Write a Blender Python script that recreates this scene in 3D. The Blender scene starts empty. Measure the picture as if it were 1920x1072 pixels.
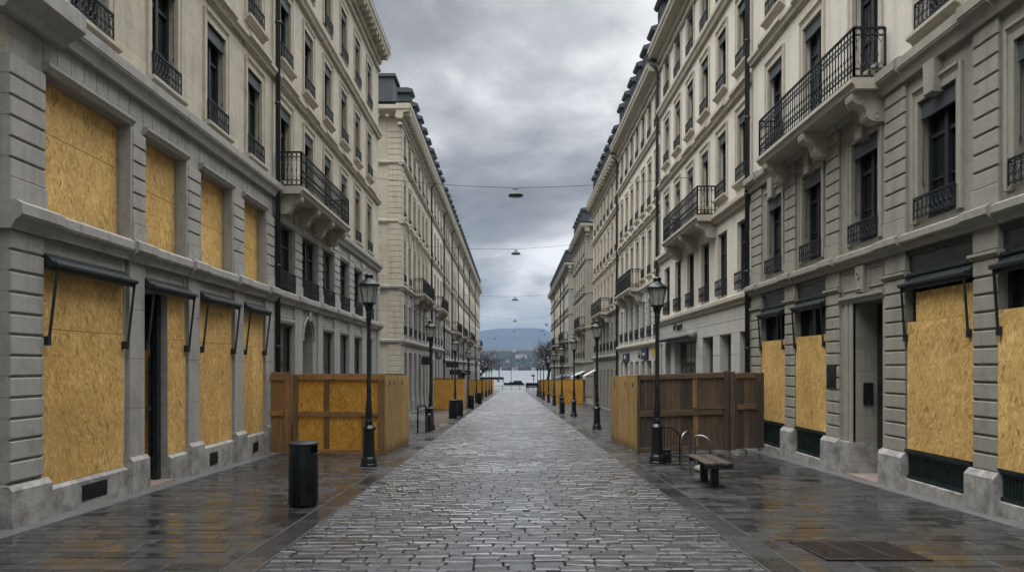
import bpy, math, random
from mathutils import Vector, noise as mnoise
random.seed(7)
R = math.radians
scn = bpy.context.scene
COL = scn.collection
PI = math.pi

# ------------------------------------------------------------------ object helpers
WL = {}
def link(o): COL.objects.link(o); return o
def tag(o, label=None, cat=None, group=None, kind=None):
    if label: o['label'] = label
    if cat: o['category'] = cat
    if group: o['group'] = group
    if kind: o['kind'] = kind
    return o
def place(o, loc, parent=None):
    loc = Vector(loc)
    if parent is not None:
        o.parent = parent
        o.location = loc - WL[parent.name]
    else:
        o.location = loc
    WL[o.name] = loc
    return o
def thing(name, label, cat, loc, group=None):
    o = link(bpy.data.objects.new(name, None)); o.empty_display_size = .2
    place(o, loc); return tag(o, label, cat, group)
def inst(name, mesh, loc, parent=None):
    o = link(bpy.data.objects.new(name, mesh)); return place(o, loc, parent)

class MB:
    def __init__(s): s.v = []; s.f = []; s.m = []; s.sm = []; s.mat = 0; s.smooth = False
    def face(s, idx): s.f.append(idx); s.m.append(s.mat); s.sm.append(s.smooth)
    def add(s, vs, fs):
        n = len(s.v); s.v.extend(vs)
        for f in fs: s.face([n + i for i in f])
    def quad(s, a, b, c, d): s.add([a, b, c, d], [(0, 1, 2, 3)])
    def box(s, P, u0, u1, v0, v1, w0, w1, ch=0.0):
        if ch <= 0:
            vs = [P(u, v, w) for w in (w0, w1) for (u, v) in ((u0, v0), (u1, v0), (u1, v1), (u0, v1))]
            s.add(vs, [(0, 3, 2, 1), (4, 5, 6, 7), (0, 1, 5, 4), (1, 2, 6, 5), (2, 3, 7, 6), (3, 0, 4, 7)])
        else:
            wm = w1 - ch
            vs = [P(u, v, w) for w in (w0, wm) for (u, v) in ((u0, v0), (u1, v0), (u1, v1), (u0, v1))]
            vs += [P(u, v, w1) for (u, v) in ((u0 + ch, v0 + ch), (u1 - ch, v0 + ch), (u1 - ch, v1 - ch), (u0 + ch, v1 - ch))]
            s.add(vs, [(0, 3, 2, 1), (8, 9, 10, 11)] + [(i, (i + 1) % 4, (i + 1) % 4 + 4, i + 4) for i in range(4)]
                  + [(i + 4, (i + 1) % 4 + 4, (i + 1) % 4 + 8, i + 8) for i in range(4)])
    def bx(s, x0, x1, y0, y1, z0, z1, ch=0.0):
        s.box(lambda u, v, w: (u, v, w), x0, x1, y0, y1, z0, z1, ch)
    def profile(s, P, u0, u1, pts):
        n = len(pts)
        vs = [P(u0, v, w) for (w, v) in pts] + [P(u1, v, w) for (w, v) in pts]
        fs = [(i, (i + 1) % n, (i + 1) % n + n, i + n) for i in range(n)]
        fs += [tuple(range(n))[::-1], tuple(range(n, 2 * n))]
        s.add(vs, fs)
    def tube(s, pts, r, n=6, cap=True):
        pts = [Vector(p) for p in pts]
        if not isinstance(r, (list, tuple)): r = [r] * len(pts)
        base = len(s.v); prev = None
        for i, p in enumerate(pts):
            a = pts[max(i - 1, 0)]; b = pts[min(i + 1, len(pts) - 1)]
            d = (b - a); d = d.normalized() if d.length > 1e-9 else Vector((0, 0, 1))
            if prev is None:
                up = Vector((0, 0, 1)) if abs(d.z) < .9 else Vector((1, 0, 0))
                x = d.cross(up).normalized()
            else:
                x = (prev - d * prev.dot(d)); x = x.normalized() if x.length > 1e-6 else d.orthogonal().normalized()
            prev = x; y = d.cross(x)
            for k in range(n):
                t = 2 * PI * (k + .5) / n
                s.v.append(tuple(p + (x * math.cos(t) + y * math.sin(t)) * r[i]))
        for i in range(len(pts) - 1):
            for k in range(n):
                a = base + i * n + k; b = base + i * n + (k + 1) % n
                s.face([a, b, b + n, a + n])
        if cap:
            s.face([base + k for k in range(n)][::-1]); e = base + (len(pts) - 1) * n
            s.face([e + k for k in range(n)])
    def lathe(s, prof, n=20, c=(0, 0, 0), caps=True, sx=1, sy=1):
        base = len(s.v)
        for (r, z) in prof:
            for k in range(n):
                t = 2 * PI * k / n
                s.v.append((c[0] + r * math.cos(t) * sx, c[1] + r * math.sin(t) * sy, c[2] + z))
        for i in range(len(prof) - 1):
            for k in range(n):
                a = base + i * n + k; b = base + i * n + (k + 1) % n
                s.face([a, b, b + n, a + n])
        if caps:
            s.face([base + k for k in range(n)][::-1]); e = base + (len(prof) - 1) * n
            s.face([e + k for k in range(n)])
    def mesh(s, name, mats, origin=(0, 0, 0)):
        me = bpy.data.meshes.new(name)
        ox, oy, oz = origin
        me.from_pydata([(x - ox, y - oy, z - oz) for (x, y, z) in s.v], [], s.f)
        for m in (mats if isinstance(mats, (list, tuple)) else [mats]): me.materials.append(m)
        me.polygons.foreach_set('material_index', s.m)
        me.polygons.foreach_set('use_smooth', s.sm)
        me.update(); return me
    def build(s, name, mats, parent=None, origin=None):
        if origin is None: origin = WL[parent.name] if parent is not None else (0, 0, 0)
        return inst(name, s.mesh(name, mats, origin), origin, parent)

GS = .02                                   # fall of the street towards the lake
def gz(y): return -GS * y

# ------------------------------------------------------------------ materials
class NT:
    def __init__(s, name):
        s.m = bpy.data.materials.new(name); s.m.use_nodes = True
        s.t = s.m.node_tree; s.t.nodes.clear()
        s.out = s.t.nodes.new('ShaderNodeOutputMaterial')
        s.b = s.t.nodes.new('ShaderNodeBsdfPrincipled')
        s.t.links.new(s.b.outputs[0], s.out.inputs[0])
    def n(s, typ, ins=None, **kw):
        nd = s.t.nodes.new('ShaderNode' + typ)
        for k, v in kw.items(): setattr(nd, k, v)
        for k, v in (ins or {}).items(): s.set(nd.inputs[k], v)
        return nd
    def set(s, sock, v):
        if isinstance(v, bpy.types.NodeSocket): s.t.links.new(v, sock)
        else:
            if hasattr(sock.default_value, '__len__') and not hasattr(v, '__len__'): v = (v, v, v)
            if sock.type == 'RGBA' and len(v) == 3: v = (*v, 1)
            sock.default_value = v
    def math(s, op, a, b=0.0, c=None, clamp=False):
        nd = s.n('Math', operation=op, use_clamp=clamp); s.set(nd.inputs[0], a); s.set(nd.inputs[1], b)
        if c is not None: s.set(nd.inputs[2], c)
        return nd.outputs[0]
    def mix(s, f, a, b, mode='MIX'):
        nd = s.n('MixRGB', blend_type=mode); s.set(nd.inputs[0], f); s.set(nd.inputs[1], a); s.set(nd.inputs[2], b); return nd.outputs[0]
    def ramp(s, f, stops, interp='LINEAR'):
        nd = s.n('ValToRGB'); s.set(nd.inputs[0], f); cr = nd.color_ramp; cr.interpolation = interp
        while len(cr.elements) < len(stops): cr.elements.new(.5)
        for e, (p, c) in zip(cr.elements, stops):
            e.position = p; e.color = (*c, 1) if hasattr(c, '__len__') else (c, c, c, 1)
        return nd.outputs[0]
    def mapr(s, f, a, b, c, d):
        nd = s.n('MapRange'); nd.clamp = True
        for i, v in enumerate((f, a, b, c, d)): s.set(nd.inputs[i], v)
        return nd.outputs[0]
    def pos(s):
        if not hasattr(s, '_g'): s._g = s.n('NewGeometry')
        return s._g.outputs['Position']
    def uz(s, k=1.0):
        """in-plane coordinate of an upright wall: (along the wall, up, across)"""
        p = s.n('SeparateXYZ', {0: s.pos()}); nn = s.n('SeparateXYZ', {0: s._g.outputs['True Normal']})
        f = s.math('GREATER_THAN', s.math('ABSOLUTE', nn.outputs[0]), .6)
        a = s.math('ADD', s.math('MULTIPLY', p.outputs[1], f), s.math('MULTIPLY', p.outputs[0], s.math('SUBTRACT', 1.0, f)))
        b = s.math('ADD', s.math('MULTIPLY', p.outputs[0], f), s.math('MULTIPLY', p.outputs[1], s.math('SUBTRACT', 1.0, f)))
        return s.n('CombineXYZ', {0: a, 1: p.outputs[2], 2: b}).outputs[0]
    def noise(s, vec, scale, detail=4, rough=.55, dist=0, dim='3D'):
        return s.n('TexNoise', {'Vector': vec, 'Scale': scale, 'Detail': detail, 'Roughness': rough, 'Distortion': dist}, noise_dimensions=dim).outputs[0]
    def scale(s, vec, v):
        return s.n('VectorMath', {0: vec, 1: v}, operation='MULTIPLY').outputs[0]
    def bump(s, h, strength=.3, dist=.02, normal=None):
        d = {'Height': h, 'Strength': strength, 'Distance': dist}
        if normal is not None: d['Normal'] = normal
        return s.n('Bump', d).outputs[0]
    def done(s, color, rough=.6, spec=.4, metal=0, normal=None, **kw):
        s.set(s.b.inputs['Base Color'], color); s.set(s.b.inputs['Roughness'], rough)
        s.set(s.b.inputs['Specular IOR Level'], spec); s.set(s.b.inputs['Metallic'], metal)
        if normal is not None: s.set(s.b.inputs['Normal'], normal)
        for k, v in kw.items(): s.set(s.b.inputs[k], v)
        return s.m

def stone(name, base, joints=None, vary=.12, streak=.25, warm=(.42, .36, .25), grime=.35):
    t = NT(name); uv = t.uz()
    n1 = t.noise(t.pos(), .7, 5, .6); n2 = t.noise(t.pos(), 9, 6, .65); n3 = t.noise(t.pos(), 90, 3, .6)
    c = t.mix(t.mapr(n1, .35, .7, 0, .35), base, warm)
    c = t.mix(1.0, c, t.ramp(n2, [(.25, 1 - vary * 1.6), (.75, 1 + vary * .5)]), 'MULTIPLY')
    h = t.math('ADD', t.math('MULTIPLY', n2, .35), t.math('MULTIPLY', n3, .2))
    if joints:
        bw, bh = joints
        br = t.n('TexBrick', {'Vector': uv, 'Color1': (.86,) * 3, 'Color2': (1.06,) * 3, 'Mortar': (.55,) * 3, 'Scale': 1.0, 'Mortar Size': .005,
                              'Mortar Smooth': .3, 'Bias': 0.0, 'Brick Width': bw, 'Row Height': bh})
        br.offset = .5
        c = t.mix(.8, c, br.outputs[0], 'MULTIPLY')
        h = t.math('SUBTRACT', h, t.math('MULTIPLY', br.outputs[1], .9))
    # rain streaks and soot
    st = t.noise(t.scale(uv, (5.0, .35, 1.0)), 1.0, 5, .6)
    c = t.mix(t.mapr(st, .50, .70, 0, streak * 1.25), c, (base[0] * .45, base[1] * .45, base[2] * .43))
    gr = t.noise(t.pos(), 1.7, 9, .76)
    c = t.mix(t.mapr(gr, .53, .70, 0, grime), c, (base[0] * .38, base[1] * .38, base[2] * .37))
    return t.done(c, t.mapr(n2, .3, .7, .7, .92), .25, normal=t.bump(h, .35, .012))

def plinth_stone(name, base):
    t = NT(name); uv = t.uz()
    n2 = t.noise(t.pos(), 3.5, 7, .7); n3 = t.noise(t.pos(), 26, 5, .7)
    c = t.mix(t.mapr(n2, .42, .62, 0, .85), base, [b * .42 for b in base])
    c = t.mix(t.mapr(n3, .55, .68, 0, .7), c, [b * .3 for b in base])
    return t.done(c, .6, .35, normal=t.bump(t.math('ADD', n2, t.math('MULTIPLY', n3, .6)), .4, .015))

def osb(name, tint=1.0, dark=0.0, hue=(1, 1, 1)):
    t = NT(name); uv = t.uz(); oi = t.n('ObjectInfo').outputs['Random']
    sp = t.n('SeparateXYZ', {0: uv}); P2 = t.n('CombineXYZ', {0: t.math('ADD', sp.outputs[0], t.math('MULTIPLY', oi, 31.0)), 1: t.math('ADD', sp.outputs[1], t.math('MULTIPLY', oi, 17.0)), 2: 0.0}).outputs[0]
    warp = t.n('TexNoise', {'Vector': P2, 'Scale': 3.5, 'Detail': 2}).outputs[1]
    P2 = t.n('VectorMath', {0: P2, 1: t.scale(warp, (.14, .14, 0))}, operation='ADD').outputs[0]
    gold = (.66 * tint * hue[0], .432 * tint * hue[1], .150 * tint * hue[2]); c = None; hgt = None
    tones = lambda k: [(0, (gold[0] * (1 - .40 * k), gold[1] * (1 - .46 * k), gold[2] * (1 - .56 * k))), (.22, (gold[0] * (1 - .13 * k), gold[1] * (1 - .15 * k), gold[2] * (1 - .2 * k))),
                       (.72, gold), (1, (gold[0] * (1 + .22 * k), gold[1] * (1 + .32 * k), gold[2] * (1 + .7 * k)))]
    for i, (ang, sc, asp, k, thr) in enumerate(((.9, 40, 2.6, .8, 0), (2.3, 34, 3.2, 1.0, .55), (1.5, 30, 3.6, 1.1, .62), (.35, 25, 4.2, 1.25, .74), (1.15, 22, 5.0, 1.4, .78), (2.0, 25, 4.6, 1.35, .80))):
        v = t.n('VectorRotate', {'Vector': P2, 'Angle': ang}, rotation_type='Z_AXIS').outputs[0]
        v = t.scale(v, (sc / asp, sc, 1)); v = t.n('VectorMath', {0: v, 1: (i * 3.7, i * 1.3, 0)}, operation='ADD').outputs[0]
        vo = t.n('TexVoronoi', {'Vector': v, 'Scale': 1.0, 'Randomness': 1.0}, voronoi_dimensions='2D')
        rgb = t.n('SeparateColor', {0: vo.outputs['Color']}); tone = t.ramp(rgb.outputs[0], tones(k))
        if c is None: c = tone; hgt = rgb.outputs[0]
        else:
            fade = t.math('MULTIPLY', t.math('GREATER_THAN', rgb.outputs[1], thr), t.mapr(vo.outputs['Distance'], .45, .3, 0, .9))
            c = t.mix(fade, c, tone); hgt = t.mix(fade, hgt, rgb.outputs[0])
    dk = t.n('TexVoronoi', {'Vector': t.scale(t.n('VectorRotate', {'Vector': P2, 'Angle': 1.2}, rotation_type='Z_AXIS').outputs[0], (7, 26, 1)), 'Scale': 1.0}, voronoi_dimensions='2D')
    dm = t.math('MULTIPLY', t.math('GREATER_THAN', t.n('SeparateColor', {0: dk.outputs['Color']}).outputs[2], .955), t.mapr(dk.outputs['Distance'], .4, .2, 0, .75))
    c = t.mix(dm, c, (.15 * tint, .07 * tint, .025 * tint))
    big = t.noise(t.pos(), 1.1, 5, .65)
    c = t.mix(1.0, c, t.ramp(big, [(.3, .74), (.7, 1.08)]), 'MULTIPLY')
    c = t.mix(1.0, c, t.ramp(oi, [(0, (.90, .87, .82)), (1, (1.05, 1.05, 1.06))]), 'MULTIPLY')
    damp = t.noise(t.scale(uv, (4, .5, 1)), 1.2, 5, .65)
    c = t.mix(t.mapr(damp, .52, .76, 0, .35 + dark), c, (gold[0] * .55, gold[1] * .46, gold[2] * .36))
    return t.done(c, .6, .3, normal=t.bump(hgt, .25, .004))

def wood(name, col, grainx=False, rough=.65, foot=False):
    t = NT(name); uv = t.uz()
    g = t.noise(t.scale(uv, (1.5, 26, 10) if grainx else (26, 1.5, 10)), 1.0, 6, .65, .6)
    kn = t.n('TexVoronoi', {'Vector': t.scale(uv, (2.2, 7, 1) if grainx else (7, 2.2, 1)), 'Scale': 1.0}).outputs['Distance']
    rnd = t.math('FRACT', t.math('ADD', t._g.outputs['Random Per Island'], t.n('ObjectInfo').outputs['Random']))
    c = t.ramp(g, [(.28, [x * .45 for x in col]), (.55, col), (.78, [x * 1.35 for x in col])])
    c = t.mix(1.0, c, t.ramp(rnd, [(0, (.82, .83, .85) if foot else (.55, .57, .62)), (.5, (.95, .93, .9)), (1, (1.1, 1.07, 1.0) if foot else (1.45, 1.28, 1.0))]), 'MULTIPLY')
    c = t.mix(t.mapr(kn, .16, .05, 0, .85), c, [x * .22 for x in col])
    n2 = t.noise(t.pos(), 1.6, 5, .65)
    c = t.mix(t.mapr(n2, .5, .72, 0, .5), c, [x * .4 for x in col])
    if foot:                                               # rain-splashed, mouldy foot of the sheets
        pz = t.n('SeparateXYZ', {0: t.pos()}); hgt = t.math('ADD', pz.outputs[2], t.math('MULTIPLY', pz.outputs[1], .02))
        nn = t.noise(t.scale(uv, (5, 2, 1)), 1.0, 6, .7); e = t.math('SUBTRACT', t.math('MULTIPLY', nn, .7), hgt)
        c = t.mix(t.mapr(e, .08, .32, 0, .8), c, [x * .16 for x in col])
    return t.done(c, rough, .35, normal=t.bump(g, .3, .004))

def paint(name, col, rough=.4, spec=.5, metal=0, vary=.25, bump=.1):
    t = NT(name); n2 = t.noise(t.pos(), 7, 6, .65)
    c = t.mix(1.0, col, t.ramp(n2, [(.3, 1 - vary), (.7, 1 + vary)]), 'MULTIPLY')
    return t.done(c, t.mapr(n2, .3, .7, rough * .8, min(1, rough * 1.25)), spec, metal, normal=t.bump(t.noise(t.pos(), 60, 3), bump, .003))

M = {}
M['grey'] = stone('grey_limestone', (.335, .33, .312), (.85, .36), warm=(.33, .305, .26), streak=.35, grime=.5)
M['greyplain'] = stone('grey_limestone_dressed', (.35, .344, .326), None, warm=(.34, .315, .27), streak=.35, grime=.55)
M['cream'] = stone('cream_ashlar', (.495, .462, .385), (.95, .40), warm=(.47, .40, .285), streak=.3, grime=.4)
M['creamtrim'] = stone('cream_dressed_stone', (.475, .442, .366), None, warm=(.45, .39, .28), streak=.35, grime=.5)
M['stucco'] = stone('pale_render', (.60, .575, .51), None, vary=.08, warm=(.56, .51, .41), streak=.24, grime=.25)
M['stuccotrim'] = stone('pale_dressed_stone', (.46, .43, .36), None, warm=(.42, .37, .28), streak=.25, grime=.35)
M['olive'] = stone('olive_grey_stone', (.285, .278, .240), (.9, .42), warm=(.285, .262, .205), streak=.3, grime=.4)
M['olivetrim'] = stone('olive_grey_dressed', (.30, .292, .252), None, warm=(.30, .275, .215), streak=.3, grime=.45)
M['smooth'] = stone('smooth_grey_cladding', (.46, .45, .42), (1.3, .8), vary=.05, warm=(.45, .42, .36), streak=.2, grime=.2)
M['plinth'] = plinth_stone('weathered_plinth', (.37, .36, .34))
M['osb'] = osb('osb_board'); M['osbdark'] = osb('osb_board_damp', .92, .1, (1.0, .80, .40))
M['ply'] = wood('plywood_sheet', (.47, .30, .115), foot=True); M['plank'] = wood('dark_weathered_plank', (.098, .074, .054))
M['plankrail'] = wood('dark_weathered_rail', (.125, .088, .057), True)
M['tim'] = wood('reddish_timber', (.25, .150, .066)); M['timrail'] = wood('reddish_timber_rail', (.25, .150, .066), True)
M['tan'] = wood('pale_tan_board', (.42, .31, .20)); M['benchwood'] = wood('grey_bench_slat', (.10, .085, .07), False, .45)
M['iron'] = paint('black_iron', (.008, .012, .016), .55, .35)
M['green'] = paint('dark_green_enamel', (.0075, .0125, .0135), .33, .5)
M['shop'] = paint('black_green_joinery', (.010, .018, .019), .3, .5)
M['awn'] = paint('charcoal_awning', (.016, .022, .026), .4, .5)
M['awnlight'] = paint('slate_awning', (.07, .09, .10), .5, .4)
M['blind'] = paint('slate_blue_blind', (.06, .068, .078), .55, .3)
M['frame'] = paint('dark_window_joinery', (.016, .022, .026), .45, .4)
M['pipe'] = paint('dark_downpipe', (.017, .021, .024), .45, .45)
M['steel'] = paint('brushed_steel', (.26, .26, .26), .3, .5, 1.0, .15)
M['zinc'] = paint('zinc_roof', (.052, .060, .068), .5, .4)
M['slate'] = paint('slate_roof', (.055, .058, .064), .55, .4, 0, .4, .3)
M['black'] = paint('black_paint_and_dark_hollows', (.004, .005, .006), .8, .1)  # own black of quay things; shade put into colour under grate and in bin
M['white'] = paint('white_plastic', (.6, .6, .58), .5, .4)
M['letter'] = paint('dark_lettering', (.02, .024, .03), .5, .3)
M['navy'] = paint('navy_sign', (.018, .026, .05), .45, .4)
M['yellow'] = paint('yellow_lettering', (.55, .38, .03), .5, .4)
M['red'] = paint('red_mark', (.3, .03, .03), .5, .4)
M['plaque'] = paint('black_plaque', (.012, .014, .017), .3, .5)
M['threshold'] = paint('marble_step', (.30, .24, .20), .4, .5)

def glass_mat():
    t = NT('window_glass'); oi = t.n('ObjectInfo')
    n1 = t.noise(t.scale(t.uz(), (9, .5, 1)), 1.0, 3)
    cur = t.mix(t.mapr(oi.outputs['Random'], .45, 1, 0, 1), (.006, .009, .011), t.ramp(n1, [(.35, (.012, .016, .018)), (.65, (.055, .062, .064))]))
    wob = t.noise(t.pos(), 2.2, 2)
    return t.done(cur, .06, .55, normal=t.bump(wob, .06, .03))
M['glass'] = glass_mat()
def frost():
    t = NT('lantern_glass'); n1 = t.noise(t.pos(), 6, 4)
    c = t.ramp(n1, [(.3, (.46, .46, .42)), (.7, (.66, .66, .61))])
    return t.done(c, .25, .5, **{'Transmission Weight': .5})
M['lantern'] = frost()

def wet(name, base, r0, r1, tint, bumpk, finek=.3, sheen=.12, spec=.5):
    t = NT(name); p = t.pos(); rnd = t.n('NewGeometry').outputs['Random Per Island']; r2 = t.math('FRACT', t.math('MULTIPLY', rnd, 17.3))
    big = t.noise(p, .55, 5, .6); mid = t.noise(p, 5.5, 7, .7); fine = t.noise(p, 34, 5, .75)
    c = t.mix(rnd, base, tint)
    c = t.mix(1.0, c, t.ramp(mid, [(.3, .6), (.7, 1.3)]), 'MULTIPLY')
    c = t.mix(1.0, c, t.ramp(fine, [(.35, .7), (.65, 1.35)]), 'MULTIPLY')
    pud = t.math('ADD', t.math('MULTIPLY', big, .75), t.math('MULTIPLY', mid, .25))
    dry = t.math('ADD', pud, t.math('MULTIPLY', t.math('SUBTRACT', r2, .5), sheen))
    ro = t.math('ADD', t.mapr(dry, .43, .60, r0, r1), t.math('MULTIPLY', fine, .08))
    h = t.math('ADD', t.math('MULTIPLY', mid, 1.0), t.math('MULTIPLY', fine, finek))
    k = t.mapr(dry, .42, .60, bumpk * .3, bumpk)
    return t.done(c, ro, spec, normal=t.bump(h, k, .014))
M['sett'] = wet('wet_granite_setts', (.036, .038, .042), .09, .30, (.074, .077, .083), 1.0, .7, .14, .8)
M['slab'] = wet('wet_pavement_slabs', (.020, .0212, .0225), .08, .38, (.050, .051, .052), .26, .5, .28, .6)
M['strip'] = wet('wet_kerb_strip', (.026, .027, .028), .14, .42, (.054, .054, .054), .26, .5, .28, .6)
M['bed'] = paint('glint_pale_mortar', (.19, .188, .18), .4, .5)  # mortar, paled so its colour stands in for glints at the slab joints
M['rust'] = paint('rusty_cast_iron', (.040, .030, .025), .45, .5, 0, .5, .3)
M['edge'] = paint('pale_mortar_line', (.15, .15, .15), .5, .4)
M['joint'] = paint('wet_joint_sand', (.05, .05, .05), .5, .4)
M['stonejoint'] = paint('dark_stone_joint', (.09, .088, .08), .8, .2)
M['dryedge'] = paint('damp_stone_margin', (.12, .12, .122), .5, .4)
SKYSEED=33.3; ZEN=7.0; BACK=1.0; SUN=1.5; SUNROT=235; HAZE=1.7e-4; HAZECOL=(.205,.295,.44,1); EXPO=0.8
# ------------------------------------------------------------------ facade pieces
def mkP(side, X, u0=0.0, v0=0.0):
    s = 1 if side == 'L' else -1
    return lambda u, v, w: (X + s * w, u0 + u, v0 + v)

def wall_zone(mb, P, u0, u1, v0, v1, w, ops, depth=.28, reveal=None):
    """a flat piece of wall with openings (a,b,c,d[,depth]) and their reveals"""
    us = sorted({u0, u1, *[o[0] for o in ops], *[o[1] for o in ops]}); us = [u for u in us if u0 <= u <= u1]
    vs = sorted({v0, v1, *[o[2] for o in ops], *[o[3] for o in ops]}); vs = [v for v in vs if v0 <= v <= v1]
    for i in range(len(us) - 1):
        for j in range(len(vs) - 1):
            cu = (us[i] + us[i + 1]) / 2; cv = (vs[j] + vs[j + 1]) / 2
            if any(o[0] < cu < o[1] and o[2] < cv < o[3] for o in ops): continue
            mb.quad(P(us[i], vs[j], w), P(us[i + 1], vs[j], w), P(us[i + 1], vs[j + 1], w), P(us[i], vs[j + 1], w))
    km = mb.mat
    if reveal is not None: mb.mat = reveal
    for o in ops:
        a, b, c, d = o[:4]; dp = o[4] if len(o) > 4 else depth; wi = w - dp
        mb.quad(P(a, c, w), P(a, d, w), P(a, d, wi), P(a, c, wi)); mb.quad(P(b, c, w), P(b, d, w), P(b, d, wi), P(b, c, wi))
        mb.quad(P(a, d, w), P(b, d, w), P(b, d, wi), P(a, d, wi)); mb.quad(P(a, c, w), P(b, c, w), P(b, c, wi), P(a, c, wi))
    mb.mat = km

def rust(mb, P, a, b, v0, v1, w0, w1, pitch=.25, gap=.028, ch=.012):
    n = max(1, round((v1 - v0) / pitch)); p = (v1 - v0) / n
    for i in range(n):
        mb.box(P, a, b, v0 + i * p + gap / 2, v0 + (i + 1) * p - gap / 2, w0, w1, ch)
    mb.box(P, a + .003, b - .003, v0 + .001, v1 - .001, w0 - .001, w1 - .03)

def cornice_pts(lo, hi, proj, w0=-.2):
    h = hi - lo
    return [(w0, lo), (proj * .25, lo), (proj * .35, lo + h * .12), (proj * .55, lo + h * .30), (proj * .9, lo + h * .42), (proj * .93, lo + h * .5),
            (proj, lo + h * .5), (proj, lo + h * .86), (proj * .55, hi), (w0, hi)]

def rail_panel(mb, A, B, z0, z1, style='guard', step=.1, bar=.009, bow=0):
    """wrought iron panel between plan points A and B"""
    A = Vector((A[0], A[1], 0)); B = Vector((B[0], B[1], 0)); d = B - A; Ln = d.length; d.normalize(); nrm = Vector((-d.y, d.x, 0))
    h = z1 - z0
    def pt(s, z): return tuple(A + d * s + Vector((0, 0, z)))
    def rail(z, r):
        mb.tube([pt(0, z), pt(Ln, z)], r, 4)
    def ring(s, z, rx, rz, n=9):
        ps = [pt(s + rx * math.cos(2 * PI * k / n), z + rz * math.sin(2 * PI * k / n)) for k in range(n)]
        mb.tube(ps + [ps[0]], bar * .75, 3, False)
    rail(z1, bar * 2.3); rail(z0 + .03, bar * 1.5)
    n = max(2, round(Ln / step)); st = Ln / n
    if style == 'guard':
        rail(z1 - h * .14, bar)
        for i in range(n + 1): mb.tube([pt(i * st, z0), pt(i * st, z1)], bar * (1.6 if i in (0, n) else 1), 4, False)
        for i in range(n):
            s = (i + .5) * st
            ring(s, z0 + h * .30, st * .46, h * .13); ring(s, z0 + h * .60, st * .40, h * .16)
            mb.tube([pt(s - st * .45, z0 + h * .1), pt(s, z0 + h * .45), pt(s + st * .45, z1 - h * .14)], bar * .7, 3, False)
            if i % 2: ring(s, z1 - h * .07, st * .3, h * .05, 6)
    else:
        rail(z1 - .13, bar); rail(z0 + .17, bar)
        for i in range(n + 1):
            big = i in (0, n)
            mb.tube([pt(i * st, z0), pt(i * st, z1)], bar * (2.2 if big else 1.0), 4, False)
            if not big: mb.tube([pt(i * st, z0 + h * .42), pt(i * st, z0 + h * .47), pt(i * st, z0 + h * .52)], [bar, bar * 2.2, bar], 4, False)
        for i in range(n):
            s = (i + .5) * st
            ring(s, z1 - .065, st * .42, .05); ring(s, z0 + .10, st * .42, .055)
            mb.tube([pt(s - st * .5, z0 + .17), pt(s, z0 + .30), pt(s + st * .5, z0 + .17)], bar * .7, 3, False)
            mb.tube([pt(s - st * .5, z1 - .13), pt(s, z1 - .24), pt(s + st * .5, z1 - .13)], bar * .7, 3, False)

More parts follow.
